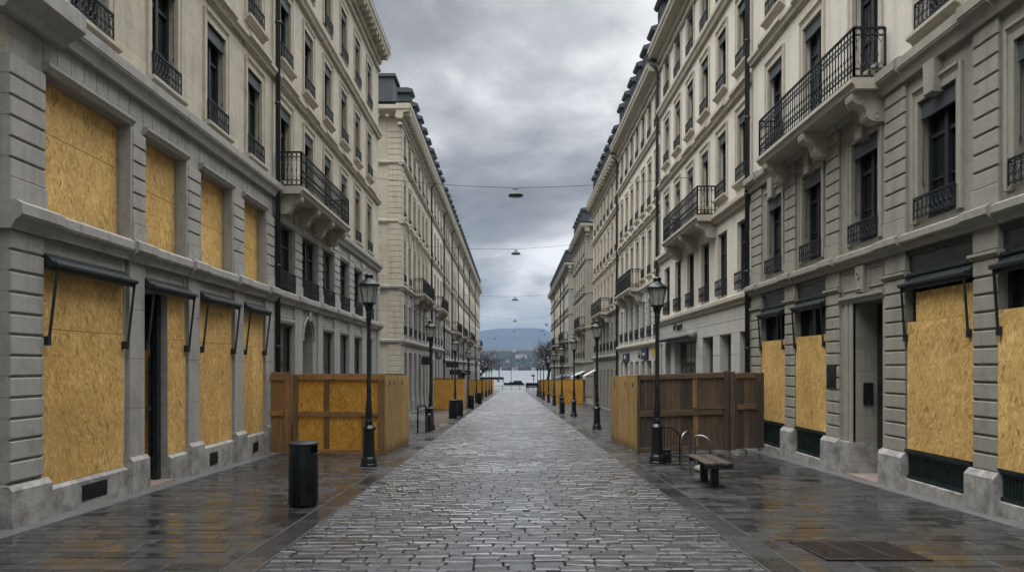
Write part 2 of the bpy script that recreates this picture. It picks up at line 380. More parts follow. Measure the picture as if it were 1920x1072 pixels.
WCACHE = {}
def win_meshes(side, w, h, depth, trim, gh, blind=True, simple=False, hood=None, door=False, sillv=True, surround=True):
    key = (side, round(w, 3), round(h, 3), depth, trim.name, gh, blind, simple, hood, door, sillv, surround)
    if key in WCACHE: return WCACHE[key]
    P = mkP(side, 0); a, b = -w / 2 + .004, w / 2 - .004; r = {}
    m = MB(); wi = -depth
    m.box(P, a, a + .07, 0, h, wi, wi + .07); m.box(P, b - .07, b, 0, h, wi, wi + .07)
    m.box(P, a + .07, b - .07, h - .07, h, wi, wi + .07); m.box(P, a + .07, b - .07, 0, .09, wi, wi + .07)
    m.box(P, -.045, .045, .09, h - .07, wi, wi + .085)
    tv = h * .70
    m.box(P, a + .07, -.045, tv - .03, tv + .03, wi, wi + .06); m.box(P, .045, b - .07, tv - .03, tv + .03, wi, wi + .06)
    m.box(P, a + .07, -.045, h * .33, h * .33 + .03, wi, wi + .05); m.box(P, .045, b - .07, h * .33, h * .33 + .03, wi, wi + .05)
    r['window'] = m.mesh('window', M['frame'])
    m = MB(); m.box(P, a + .01, b - .01, .01, h - .01, wi - .04, wi + .02); r['pane'] = m.mesh('pane', M['glass'])
    if surround:
        m = MB()
        for s in (-1, 1):
            e = a if s < 0 else b
            m.box(P, min(e, e + s * .15), max(e, e + s * .15), -.02, h + .15, -.06, .03, .008)
            m.box(P, min(e + s * .10, e + s * .16), max(e + s * .10, e + s * .16), -.02, h + .21, -.06, .055, .01)
        m.box(P, a, b, h, h + .12, -.06, .032, .008)
        m.profile(P, a - .10, b + .10, [(-.06, h + .121), (.035, h + .121), (.045, h + .15), (.075, h + .18), (.075, h + .215), (-.06, h + .23)])
        r['surround'] = m.mesh('surround', trim)
    if sillv:
        m = MB()
        m.profile(P, a - .17, b + .17, [(-.1, -.17), (.03, -.17), (.06, -.12), (.12, -.09), (.15, -.075), (.15, -.02), (.02, .0), (-.1, .0)])
        r['sill'] = m.mesh('sill', trim)
    if gh:
        m = MB(); s = 1 if side == 'L' else -1
        rail_panel(m, (s * .07, a - .03), (s * .07, b + .03), .03, gh, 'guard', .12 if not simple else .16, .009 if not simple else .013)
        if not simple:
            for e in (a - .03, b + .03): m.tube([(s * -.04, e, gh - .02), (s * .07, e, gh - .02)], .012, 4)
        r['railing'] = m.mesh('railing', M['iron'])
    if blind:
        m = MB(); m.box(P, a + .015, b - .015, h - .24, h - .012, -.065, -.03, .006)
        m.box(P, a + .015, b - .015, h - .275, h - .24, -.072, -.022)
        m.tube([P(b - .03, h - .25, -.05), P(b - .028, h * .35, -.045)], .006, 4); m.box(P, b - .04, b - .016, h * .35 - .06, h * .35, -.055, -.035)
        r['blind'] = m.mesh('blind', M['blind'])
    if hood:
        m = MB(); h0, h1, orn = hood
        m.profile(P, a - .26, b + .26, [(-.1, h0), (.05, h0), (.07, h0 + (h1 - h0) * .3), (.17, h0 + (h1 - h0) * .5), (.20, h0 + (h1 - h0) * .55), (.20, h0 + (h1 - h0) * .85), (.12, h1), (-.1, h1)])
        if orn:
            for s in (-1, 1):
                e = (a - .13) if s < 0 else (b + .13)
                m.box(P, e - .07, e + .07, h0 - .42, h0, -.05, .10, .02); m.box(P, e - .055, e + .055, h0 - .62, h0 - .42, -.05, .05, .02)
            n = 9
            pts = [(math.cos(PI * k / n) * (w / 2 + .2), h1 + math.sin(PI * k / n) * .22) for k in range(n + 1)]
            for (p, q) in zip(pts, pts[1:]):
                m.tube([P(p[0], p[1], .1), P(q[0], q[1], .1)], .05, 4)
            m.box(P, -.1, .1, h + .1, h0 + .05, -.05, .08, .02)
        r['hood'] = m.mesh('hood', trim)
    WCACHE[key] = r
    return r

def put_window(b, side, X, u, v, w, h, depth, trim, gh=.42, wz=-.07, **kw):
    r = win_meshes(side, w, h, depth, trim, gh, **kw)
    s = 1 if side == 'L' else -1
    loc = (X + s * wz, u, v)
    o = inst('window', r['window'], loc, b)
    for k in ('pane', 'surround', 'sill', 'railing', 'blind', 'hood'):
        if k in r: inst(k, r[k], loc, o)
    return o

def scroll_bracket(m, P, u0, u1, z1, z0, proj):
    """S-shaped stone console"""
    pts = [(-.1, z1), (proj * .93, z1), (proj * .97, z1 - .05), (proj * .93, z1 - .13)]
    h = z1 - z0
    for k in range(9):
        t = k / 8; pts.append((proj * (.84 - .70 * t) - .05 * math.sin(t * PI * 2), z1 - .15 - (h - .15) * (t ** .75) * 1.0 + .03 * math.sin(t * PI * 2)))
    pts += [(-.1, z0)]
    m.profile(P, u0, u1, pts)
    # volutes standing proud of both cheeks
    for (cw, cz, rr) in ((proj * .74, z1 - .12, .085), (proj * .16, z0 + .10, .055)):
        n = 10
        for uu in (u0 - .012, u1 - .006):
            ring = [P(uu + .009, cz + rr * math.sin(2 * PI * k / n), cw + rr * math.cos(2 * PI * k / n)) for k in range(n + 1)]
            m.tube(ring, .016, 4, False)

def balcony(b, side, X, u0, u1, zs, proj, rh, nb, mat, thick=.19, step=.11, bh=.5):
    P = mkP(side, X); s = 1 if side == 'L' else -1
    m = MB()
    m.profile(P, u0, u1, [(-.1, zs - thick), (proj - .06, zs - thick), (proj - .02, zs - thick * .55), (proj + .02, zs - thick * .45), (proj + .02, zs - .015), (proj - .01, zs), (-.1, zs)])
    bal = m.build('balcony', mat, b)
    m = MB(); x0 = X; x1 = X + s * (proj - .05)
    rail_panel(m, (x0, u0 + .05), (x1, u0 + .05), zs, zs + rh, 'bal', step, .011)
    rail_panel(m, (x1, u0 + .05), (x1, u1 - .05), zs, zs + rh, 'bal', step, .011)
    rail_panel(m, (x1, u1 - .05), (x0, u1 - .05), zs, zs + rh, 'bal', step, .011)
    m.build('railing', M['iron'], bal)
    for i in range(nb):
        uc = u0 + .3 + (u1 - u0 - .6) * i / max(1, nb - 1)
        m = MB(); scroll_bracket(m, P, uc - .14, uc + .14, zs - thick - .002, zs - thick - bh, proj * .92); m.build('bracket', mat, bal)
    return bal

def drainpipe(b, side, X, u, z0, z1, w=.07, r=.065):
    P = mkP(side, X); m = MB(); m.smooth = True
    m.tube([P(u, z0, w), P(u, z1 - .5, w), P(u, z1 - .25, w + .05), P(u, z1, w + .3)], r, 10)
    z = z0 + .6
    while z < z1 - .6:
        m.lathe([(r + .004, -.03), (r + .016, -.025), (r + .016, .025), (r + .004, .03)], 10, P(u, z, w), False); z += 2.05
    return m.build('drainpipe', M['pipe'], b)

DC = {}
def dormer_mesh(side):
    if side in DC: return DC[side]
    P = mkP(side, 0); m = MB()
    m.box(P, -.42, .42, 0, 1.35, -1.6, 0); m.mat = 1; m.box(P, -.26, .26, .25, 1.12, -.05, .012)
    m.mat = 0
    for e in (-.36, .29): m.box(P, e, e + .07, .1, 1.25, -.03, .05)
    m.box(P, -.36, .36, 1.12, 1.2, -.03, .05)
    m.profile(P, -.56, .56, [(-1.8, 1.351), (.08, 1.351), (.18, 1.44), (.18, 1.52), (-.1, 1.62), (-1.8, 1.62)])
    m.mat = 0; m.box(P, -.05, .05, .25, 1.12, 0, .03)
    DC[side] = m.mesh('dormer', [M['zinc'], M['glass']]); return DC[side]

def roof(b, side, X, y0, y1, z, proj, dorm=None, hip0=False):
    P = mkP(side, X); m = MB()
    pts = [(proj - .02, z), (proj - .02, z + .12), (.25, z + .22), (-1.4, z + 2.3), (-5.5, z + 3.2), (-12, z + 1.0), (-12, z)]
    a = y0 - (.3 if hip0 else 0)
    if hip0:
        m.profile(P, y0 + 2.2, y1, pts)
        n = len(pts); u2 = y0 + 2.2
        A = [P(u2, v, w) for (w, v) in pts]
        B = [P(y0 - .35, min(v, z + .12), w) for (w, v) in pts]
        base = len(m.v); m.v.extend(A + B)
        for i in range(n - 1): m.face([base + i, base + i + 1, base + n + i + 1, base + n + i])
    else: m.profile(P, y0, y1, pts)
    ro = m.build('roof', M['slate'], b)
    s = 1 if side == 'L' else -1
    for u in (dorm or []):
        inst('dormer', dormer_mesh(side), (X + s * .12, u, z + .12), ro)
    return ro

def big_cornice(b, side, X, y0, y1, lo, hi, proj, mat, mods=True, step=.5, ends=True, frieze=True):
    P = mkP(side, X); m = MB(); h = hi - lo
    m.profile(P, y0, y1, [(-.3, lo), (.06, lo), (.10, lo + h * .16), (.10, lo + h * .36), (.16, lo + h * .40), (proj - .08, lo + h * .46), (proj - .05, lo + h * .66), (proj, lo + h * .74), (proj, hi - .05), (proj - .05, hi), (-.3, hi)])
    if mods:
        n = max(1, int((y1 - y0) / step))
        for i in range(n):
            u = y0 + (i + .5) * (y1 - y0) / n
            m.box(P, u - .085, u + .085, lo + h * .20, lo + h * .455, .05, proj * .80, .015)
    if frieze: m.profile(P, y0, y1, [(-.2, lo - .34), (.02, lo - .34), (.055, lo - .29), (.055, lo - .25), (-.2, lo - .22)])
    return m.build('cornice', mat, b)

def building(name, label, side, X, y0, y1, group=None):
    return thing(name, label, 'building', (X, (y0 + y1) / 2, gz((y0 + y1) / 2)), group)

def ends_mesh(m, P, y0, y1, z0, z1, w0, w1=-12):
    for u in (y0 + .012, y1 - .012): m.quad(P(u, z0, w0), P(u, z0, w1), P(u, z1, w1), P(u, z1, w0))
    m.quad(P(y0, z0, w1), P(y1, z0, w1), P(y1, z1, w1), P(y0, z1, w1))

def string_course(m, P, y0, y1, lo, hi, proj):
    m.profile(P, y0, y1, cornice_pts(lo, hi, proj))

LT = {'grey_limestone': M['greyplain'], 'olive_grey_stone': M['olivetrim']}
# a generic house of the terrace: shop piers, low first floor, three tall floors, cornice, mansard
def tenement(label, side, X, y0, y1, cols, lv, wall, trim, low, name='apartment_building', dorm=None, det=2, bal=None, pipes=(), quoin0=False, quoin1=False,
             rustmezz=True, hoodorn=False, mods=True, gfsign=None, ww=.95, gtop=None, endw=False, group=None, proj=.5, gf=True):
    b = building(name, label, side, X, y0, y1, group); P = mkP(side, X)
    c1, mz, c2, f2, s3, f3, s4, f4, co = (lv[k] for k in ('c1', 'mz', 'c2', 'f2', 's3', 'f3', 's4', 'f4', 'co'))
    W0, W1 = -.06, -.07
    simple = det < 2
    ops = lambda v, dp=.21, w=ww: [(c - w / 2, c + w / 2, v[0], v[1], dp) for c in cols]
    m = MB()                                               # wall: slot 0 upper, slot 1 lower
    m.mat = 1
    gt = gtop if gtop is not None else c1[0] - .5
    mw = ww + .12
    if gf:
        g0 = min(gz(y0), gz(y1)) - .6
        wall_zone(m, P, y0, y1, g0, (c1[0] + c1[1]) / 2, W0, [(c - .62, c + .62, g0, gt, .16) for c in cols], .16)
    if mz: wall_zone(m, P, y0, y1, (c1[0] + c1[1]) / 2, (c2[0] + c2[1]) / 2, W0, ops(mz, .18, mw), .18)
    m.mat = 0
    mid = lambda z: (z[0] + z[1]) / 2
    wall_zone(m, P, y0, y1, mid(c2), mid(s3), W1, ops(f2)); wall_zone(m, P, y0, y1, mid(s3), mid(s4), W1, ops(f3))
    wall_zone(m, P, y0, y1, mid(s4), co[0] + .1, W1, ops(f4))
    ends_mesh(m, P, y0, y1, min(gz(y0), gz(y1)) - .6, co[1] - .02, W1)
    wl = m.build('wall', [wall, low], b)
    if gf:
        m = MB(); m.box(P, y0 + .05, y1 - .05, g0, gt + .2, -.4, -.21); m.build('shopfront', M['shop'], b)
    # piers, quoins and bands, each a part of its own
    edges = [(cols[i], cols[i + 1]) for i in range(len(cols) - 1)]
    for (ca, cb) in edges:
        m = MB(); a, c = ca + mw / 2 + .16, cb - mw / 2 - .16
        if mz and rustmezz and c - a > .15: rust(m, P, a, c, mid(c1) + .1, c2[0], -.08, .0, .27 if det > 1 else .4)
        if gf and cb - ca - 1.24 > .2:
            a, c = ca + .62, cb - .62
            rust(m, P, a + .03, c - .03, gz(a) + .65, gt, -.08, .0, .3 if det > 1 else .45)
            m.box(P, a - .02, c + .02, g0, gz(a) + .65, -.1, .05, .02)
        if m.v: m.build('pier', low, b)
    for q, e, sg in ((quoin0, y0, -1), (quoin1, y1, 1)):
        if q:
            m = MB(); a, c = (e, e + .75) if e == y0 else (e - .75, e)
            PE = lambda u, v, w, e=e, sg=sg: P(e + sg * w, v, -u)      # round the corner on the end wall
            for (v0, v1) in ((gz(e) + .5, c1[0]), (c1[1], c2[0]), (c2[1], s3[0]), (s3[1], s4[0]), (s4[1], co[0] - .35)):
                rust(m, P, a, c, v0, v1, -.1, -.015, .3); rust(m, PE, .04, .78, v0, v1, -.06, .05, .3)
            m.build('quoin', trim, b)
    for z, pr in ((c1, .13), (c2, .15), (s3, .09), (s4, .12)):
        m = MB(); string_course(m, P, y0 - (.1 if quoin0 else 0), y1 + (.1 if quoin1 else 0), z[0], z[1], pr)
        for q, e, sg in ((quoin0, y0, -1), (quoin1, y1, 1)):
            if q:
                PE = lambda u, v, w, e=e, sg=sg: P(e + sg * w, v, -u); string_course(m, PE, -.09, 9, z[0] + .002, z[1] - .002, pr)
        m.build('string_course', LT.get(low.name, trim) if z in (c1, c2) else trim, b)
    for q, e, sg in ((quoin0, y0, -1), (quoin1, y1, 1)):
        if q:
            m = MB(); PE = lambda u, v, w, e=e, sg=sg: P(e + sg * w, v, -u); string_course(m, PE, -.45, 9, co[0] + .2, co[1] - .01, proj)
            for k in range(10): m.box(PE, .2 + k * .5, .36 + k * .5, co[0] + .1, co[0] + .25, .0, proj * .7)
            m.build('side_cornice', trim, b)
    big_cornice(b, side, X, y0 - (.45 if quoin0 else 0), y1 + (.45 if quoin1 else 0), co[0], co[1], proj, trim, mods, .5 if det > 1 else .8)
    for (v, gh, hd, dp) in ((mz, .5, None, .18), (f2, .42, (s3[0] - f2[0] - .04, s3[1] - f2[0] + .06, hoodorn), .21), (f3, .42, None, .21), (f4, .36, None, .21)):
        for c in (cols if v else []):
            isb = bal and v is f2 and any(bb[0] - .2 < c < bb[1] + .2 for bb in bal)
            put_window(b, side, X, c, v[0], (mw if v is mz else ww), v[1] - v[0], dp, trim, None if isb else gh, W0 if v is mz else W1,
                       blind=det > 1 and v is not mz, simple=simple, hood=hd if det > 0 else None, sillv=v is not mz and v is not f4, surround=(v is not mz) and det > 0)
    for bb in (bal or []):
        balcony(b, side, X, bb[0], bb[1], bb[2], bb[3], bb[4], bb[5], trim, step=.12 if det > 1 else .2)
    for p in pipes: drainpipe(b, side, X, p, gz(p), co[0] + .05)
    roof(b, side, X, y0, y1, co[1], proj, dorm, hip0=quoin0)
    return b
XL, XR = -6.0, 6.35
def boarding(label, side, X, sheets, mat='osb', th=.014, group='OSB boards over the shop windows'):
    s = 1 if side == 'L' else -1; P = mkP(side, X)
    a = min(q[0] for q in sheets); b = max(q[1] for q in sheets); z = min(q[2] for q in sheets)
    t = thing('osb_boarding', label, 'boarding', (X + s * sheets[0][4], (a + b) / 2, z), group)
    for (u0, u1, v0, v1, w) in sheets:
        m = MB(); m.box(P, u0 + .004, u1 - .004, v0 + .004, v1 - .004, w - th, w, .003); sh = m.build('osb_sheet', M[mat], t)
    return t

def awning(label, side, X, u0, u1, z, w=.14, arm=.95, mat='awn', group='folded dark awnings over the shop windows'):
    P = mkP(side, X); t = thing('awning', label, 'awning', P((u0 + u1) / 2, z, 0), group)
    m = MB(); m.profile(P, u0, u1, [(-.22, z + .17), (-.22, z), (w - .10, z + .01), (w - .03, z - .02), (w - .03, z + .06), (w - .1, z + .13), (-.05, z + .19)]); m.build('awning_case', M[mat], t)
    m = MB(); m.tube([P(u0 - .02, z + .035, w), P(u1 + .02, z + .035, w)], .038, 8)
    m.box(P, u0, u1, z - .05, z + .005, w - .06, w - .045); m.build('front_bar', M[mat], t)
    if arm:
        for u in (u0 + .05, u1 - .02):
            m = MB(); m.tube([P(u, z + .02, w - .01), P(u - .02, z - arm, .03)], .021, 6); m.box(P, u - .05, u + .01, z - arm - .06, z - arm + .06, -.05, .05, .01); m.build('awning_arm', M[mat], t)
    return t

# ================================================================== left corner house with boarded shop
y0, y1 = 8.94, 18.93
lvL = dict(c1=(3.42, 3.74), mz=None, c2=(6.05, 6.45), f2=(6.62, 8.62), s3=(9.08, 9.3), f3=(9.8, 11.62), s4=(12.08, 12.4), f4=(12.8, 14.55), co=(15.45, 16.1))
colsL1 = [10.72, 13.03, 15.3, 17.58]
b = tenement('corner house with boarded grey shop front and cream upper floors, left', 'L', XL, y0, y1, colsL1, lvL, M['cream'], M['creamtrim'], M['grey'],
             name='corner_building', gf=False, pipes=(18.92,), det=2, ww=.98)
P = mkP('L', XL); m = MB()
gb = [(9.575, 11.66), (12.21, 13.12), (14.38, 16.14), (16.72, 18.16)]
mzb = [(9.66, 11.8), (12.28, 13.82), (14.46, 16.1), (16.78, 18.3)]
ops = [(a, c, -1.2, 3.02, .32) for (a, c) in gb]; ops[1] = (12.21, 13.12, -1.2, 3.02, 1.4); ops.append((13.14, 13.84, -1.2, 3.02, .32))
wall_zone(m, P, y0, y1, -1.2, 3.55, -.06, ops)
wall_zone(m, P, y0, y1, 3.55, 6.2, -.06, [(a, c, 3.74, 5.57, .30) for (a, c) in mzb])
m.build('shop_wall', M['grey'], b)
for i, (a, c) in enumerate([(y0, 9.58), (11.72, 12.2), (13.88, 14.37), (16.18, 16.71), (18.2, y1)]):
    m = MB()
    if i == 0: rust(m, P, a, c, .36, 3.42, -.4, .0, .255, .03)
    else:
        z = gz(a) + .0
        for k in range(4): m.box(P, a, c, .30 + k * .79 + .002, .30 + (k + 1) * .79 - .002, -.1, .0, .006)
    m.build('pier', M['greyplain'], b)
for (a, c) in [(8.86, 9.64), (11.68, 12.24), (13.84, 14.42), (16.14, 16.76), (18.17, y1 + .02)]:
    m = MB(); m.profile(P, a, c, [(-.3, -1.2), (.07, -1.2), (.07, .27), (.02, .33), (-.3, .33)]); m.build('plinth', M['plinth'], b)
for (a, c) in [(9.64, 11.68), (13.14, 13.84), (14.42, 16.14), (16.76, 18.17)]:
    m = MB(); m.profile(P, a, c, [(-.32, -1.2), (.0, -1.2), (.0, .155), (-.06, .20), (-.32, .20)]); m.build('plinth', M['plinth'], b)
for (a, c, v0, v1) in ((10.42, 11.05, -.12, .10), (14.82, 15.2, -.2, .04), (17.3, 17.62, -.22, .0)):
    m = MB(); m.box(P, a, c, v0, v1, -.05, .012)
    for k in range(7): m.box(P, a + .02, c - .02, v0 + .02 + k * (v1 - v0 - .04) / 7, v0 + .012 + (k + .6) * (v1 - v0 - .02) / 7, 0, .022)
    m.build('vent', M['iron'], b)
mzp = [(y0, 9.62), (11.84, 12.25), (13.86, 14.42), (16.14, 16.75), (18.33, y1)]
for (a, c) in mzp:
    m = MB(); rust(m, P, a, c, 4.02, 5.52, -.2, .0, .25, .028); m.box(P, a - .01, c + .01, 3.7, 4.03, -.2, .015, .01); m.build('pier', M['greyplain'], b)
for (a, c) in mzb:                                        # moulded heads and jambs of the first-floor openings
    m = MB(); m.profile(P, a - .03, c + .06, [(-.2, 5.571), (-.02, 5.571), (.0, 5.60), (.035, 5.64), (.035, 5.69), (-.2, 5.69)])
    m.box(P, c - .004, c + .05, 3.745, 5.568, -.2, -.02, .008)
    m.mat = 1; n = max(3, int((c - a) / .27))                        # voussoirs
    for k in range(n + 1):
        f = (k - n / 2) / n; u = a + (c - a) * k / n; 
        m.box(lambda uu, v, w, u=u, f=f: P(u + f * .22 * (v - 5.69) + (uu), v, w), -.004, .004, 5.70, 6.04, -.07, -.0575)
    m.build('lintel', [M['greyplain'], M['stonejoint']], b)
for (a, c) in gb[:1] + [(12.21, 13.84)] + gb[2:]:         # frieze panels
    m = MB()
    for (p, q, r0, r1) in ((a + .04, c - .04, 3.38, 3.42), (a + .04, c - .04, 3.19, 3.22), (a + .04, a + .08, 3.22, 3.38), (c - .08, c - .04, 3.22, 3.38)):
        m.box(P, p, q, r0, r1, -.1, -.03, .008)
    m.build('frieze_panel', M['greyplain'], b)
for (a, c) in [(y0 - .07, 9.72), (11.66, 12.3), (13.8, 14.46), (16.1, 16.8), (18.15, y1)]:    # cornice breaks forward over the piers
    m = MB(); m.profile(P, a, c, cornice_pts(3.405, 3.748, .185)); m.build('pier_cap', M['greyplain'], b)
m = MB(); m.profile(P, y0 - .2, 9.95, [(-.3, 5.98), (.05, 5.98), (.12, 6.06), (.30, 6.16), (.33, 6.18), (.33, 6.40), (.22, 6.5), (-.3, 6.5)])
m.build('corner_cap', M['greyplain'], b)
m = MB()                                                  # entrance: black frame in the deep recess, boarded side light
m.box(P, 12.22, 13.11, -1, 3.0, -1.38, -1.30); m.box(P, 13.02, 13.115, gz(13) + .02, 3.0, -1.3, -.17)
m.box(P, 12.98, 13.02, gz(13), 3.0, -.26, -.17); m.box(P, 12.98, 13.02, .02, .15, -1.0, -.26); m.box(P, 12.98, 13.02, 2.08, 2.20, -1.0, -.26)
m.tube([P(12.95, .2, -.29), P(12.95, 1.95, -.29)], .018, 8)
dr = m.build('door_frame', M['shop'], b)
m = MB(); m.box(P, 12.90, 12.96, 1.0, 1.07, -.32, -.26, .01); m.build('handle', M['steel'], dr)
m = MB(); m.box(P, 12.21, 13.12, gz(12.5) - .3, gz(12.5) + .045, -1.3, .06); m.build('doorstep', M['threshold'], b)
boarding('tall OSB board inside the shop doorway, leaning on its dark frame', 'L', XL, [(12.985, 13.012, .16, 2.07, -.30)], 'osbdark', .66)
boarding('widest OSB board, beside the corner pier with a black vent below', 'L', XL, [(9.6, 10.92, .2, 2.25, -.055), (10.92, 11.66, .2, 2.25, -.057), (9.6, 11.66, 2.25, 3.04, -.07)])
boarding('narrow OSB strip standing right of the shop doorway', 'L', XL, [(13.15, 13.84, .2, 2.24, -.055), (13.15, 13.84, 2.24, 3.04, -.068)])
boarding('two-tier OSB board between the doorway strip and the board by the downpipe', 'L', XL, [(14.42, 15.42, .2, 2.24, -.055), (15.42, 16.14, .2, 2.24, -.056), (14.42, 16.14, 2.24, 3.04, -.068)])
boarding('OSB board at street level beside the downpipe and the framed hoarding', 'L', XL, [(16.76, 17.42, .2, 2.22, -.055), (17.42, 18.17, .2, 2.22, -.056), (16.76, 18.17, 2.22, 3.04, -.068)])
for (a, c), lab, js in zip(mzb, ('largest upper-floor OSB board, above the widest shop board', 'upper-floor OSB board above the shop doorway', 'upper-floor OSB board between the one above the doorway and the one by the downpipe',
                                 'upper-floor OSB board nearest the downpipe'), (4.88, 4.75, 4.62, 4.55)):
    boarding(lab, 'L', XL, [(a + .01, c - .01, 3.745, js, -.24), (a + .01, c - .01, js, 5.57, -.243)], group='OSB boards over the upper windows')
for (a, c), lab in zip([(9.6, 11.64), (12.22, 13.84), (14.4, 16.14), (16.74, 18.16)], ('folded dark awning over the widest OSB board at the corner', 'folded dark awning over the shop doorway',
                       'folded dark awning over the board right of the doorway', 'folded dark awning next to the downpipe of the corner house')):
    awning(lab, 'L', XL, a, c, 3.04)

# darker neighbour, all but its edge out of the picture
b = tenement('dark olive stone house at the very edge, before the grey corner pier', 'L', XL - .42, -3.0, 8.86, [-1.2, 1.1, 3.4, 5.7], dict(lvL, mz=(3.95, 5.5)), M['olive'], M['olivetrim'], M['olive'], det=1, ww=1.0)

# unseen houses carrying the street on, added to block low sky light
tenement('unseen cream terrace house added behind the camera on the left', 'L', XL - .2, -45, -3.1, [-43.5 + 2.6 * k for k in range(16)], dict(lvL, mz=(3.95, 5.5)), M['cream'], M['creamtrim'], M['grey'], det=0, ww=1.0)
tenement('unseen pale terrace house added behind the camera on the right', 'R', XR + .1, -45, 3.95, [-43.5 + 2.6 * k for k in range(18)], dict(lvL, mz=(3.95, 5.5)), M['stucco'], M['stuccotrim'], M['olive'], det=0, ww=1.0)
# ================================================================== left house with the long balcony
y0, y1 = 18.95, 33.9
cols = [19.98, 22.25, 24.55, 26.9, 29.25, 31.65]
b = tenement('cream stone house with a long iron balcony behind the framed hoarding', 'L', XL, y0, y1, cols, lvL, M['cream'], M['creamtrim'], M['grey'], gf=False, det=2, ww=.95,
             bal=[(19.1, 24.75, 6.38, .64, .88, 4, .42)])
P = mkP('L', XL); m = MB()
gb = [(c - .66 - .12, c + .68) for c in cols]; gb[0] = (19.05, 20.64); gb[1] = (21.42, 23.12)
ops = [(a, c, -1.8, 2.88, .14) for i, (a, c) in enumerate(gb) if i != 1]
wall_zone(m, P, y0, y1, -1.8, 3.55, -.06, ops + [(21.62, 22.72, -1.8, 3.1, .6)])
wall_zone(m, P, y0, y1, 3.55, 6.2, -.06, [(a, c, 3.74, 5.52, .18) for (a, c) in gb])
# round head of the doorway
for k in range(10):
    t0, t1 = PI * k / 10, PI * (k + 1) / 10; R0 = .55; cz = 2.52
    q = [(22.17 + R0 * math.cos(t), cz + R0 * 1.05 * math.sin(t)) for t in (t0, t1)]
    m.quad(P(q[0][0], q[0][1], -.062), P(q[1][0], q[1][1], -.062), P(q[1][0], 3.12, -.062), P(q[0][0], 3.12, -.062))
    m.quad(P(q[0][0], q[0][1], -.062), P(q[1][0], q[1][1], -.062), P(q[1][0], q[1][1], -.6), P(q[0][0], q[0][1], -.6))
    o = [(22.17 + .66 * math.cos(t), cz + .70 * math.sin(t)) for t in (t0, t1)]
    m.tube([P(o[0][0], o[0][1], -.04), P(o[1][0], o[1][1], -.04)], .05, 5)
m.build('shop_wall', M['grey'], b)
prs = [(20.68, 21.38)] + [(gb[i][1] + .04, gb[i + 1][0] - .04) for i in range(1, 5)]
for (a, c) in prs + [(33.3, y1)]:
    m = MB(); rust(m, P, a, c, 4.02, 5.95, -.2, .0, .25, .028); m.box(P, a - .02, c + .02, 3.7, 4.03, -.2, .02, .01)
    if c < 33: m.box(P, a, c, -1.8, 3.42, -.1, .0, .01)
    else: rust(m, P, a, c, -.4, 3.42, -.2, .0, .26, .03)
    m.box(P, a - .04, c + .04, -1.8, gz(a) + .62, -.1, .06, .02)
    m.profile(P, a - .06, c + .06, cornice_pts(3.405, 3.748, .18)); m.build('pier', M['greyplain'], b)
for i, (a, c) in enumerate(gb):
    m = MB(); m.profile(P, a - .03, c + .05, [(-.2, 5.521), (-.02, 5.521), (.03, 5.60), (.03, 5.66), (-.2, 5.66)])
    m.build('lintel', M['greyplain'], b)
    if i == 1: continue
    m = MB(); m.profile(P, a + .0, c, [(-.2, 2.881), (-.03, 2.881), (.0, 2.92), (.02, 2.98), (.02, 3.02), (-.03, 3.04), (-.2, 3.04)])
    for (p, q, r0, r1) in ((a + .05, c - .05, 3.36, 3.40), (a + .05, c - .05, 3.06, 3.10), (a + .05, a + .09, 3.10, 3.36), (c - .09, c - .05, 3.10, 3.36)): m.box(P, p, q, r0, r1, -.1, -.03, .008)
    m.build('frieze_panel', M['greyplain'], b)
m = MB(); m.box(P, 22.07, 22.27, 3.1, 3.4, -.1, .03, .02); m.box(P, 21.85, 21.95, 3.2, 3.36, -.1, -.02, .02); m.box(P, 22.4, 22.5, 3.2, 3.36, -.1, -.02, .02)
m.build('carved_keystone', M['greyplain'], b)
for (a, c) in gb: put_window(b, 'L', XL, (a + c) / 2, 3.76, c - a - .02, 1.76, .18, M['greyplain'], .5, -.06, blind=False, sillv=False, surround=False)
for i, (a, c) in enumerate(gb):
    m = MB(); 
    if i == 1: m.box(P, 21.62, 22.72, -1.5, 3.1, -.66, -.58); m.build('door', M['shop'], b); continue
    m.box(P, a, c, -1.8, .7, -.3, -.14); m.mat = 1; m.box(P, a + .06, c - .06, .76, 2.8, -.3, -.175)
    m.mat = 0
    for (p, q, r0, r1) in ((a, a + .06, .7, 2.88), (c - .06, c, .7, 2.88), (a + .06, c - .06, 2.8, 2.88), (a + .06, c - .06, .7, .76)): m.box(P, p, q, r0, r1, -.3, -.145)
    m.build('shop_window', [M['shop'], M['glass']], b)

# ================================================================== left terrace beyond the side street
lv3 = dict(c1=(3.0, 3.3), mz=(3.55, 5.3), c2=(5.95, 6.26), f2=(6.5, 8.75), s3=(9.6, 9.86), f3=(9.98, 12.0), s4=(12.82, 13.05), f4=(13.2, 14.75), co=(15.25, 16.05))
dorm = lambda a, b: [a + .9 + 2.33 * k for k in range(int((b - a - .6) / 2.33) + 1)]
bL3 = tenement('quoined corner house past the left side street, its end wall showing', 'L', XL, 40.9, 55.1, [42.05, 44.2, 46.4, 48.6, 50.85, 53.0], lv3, M['cream'], M['creamtrim'], M['grey'], name='corner_building',
         det=2, ww=.9, quoin0=True, hoodorn=True, bal=[(45.65, 52.3, 6.28, .62, .9, 3, .45)], pipes=(55.1,), gtop=2.6, dorm=dorm(42.5, 55))
P = mkP('L', XL); m = MB(); m.box(P, 40.55, 42.0, 16.17, 17.5, -3.0, -.45); m.box(P, 40.45, 42.1, 17.5, 17.66, -3.1, -.3, .03); m.build('roof_house', M['zinc'], bL3)
lv4 = dict(lv3, c2=(6.1, 6.37), f2=(6.6, 8.8), s4=(12.9, 13.15))
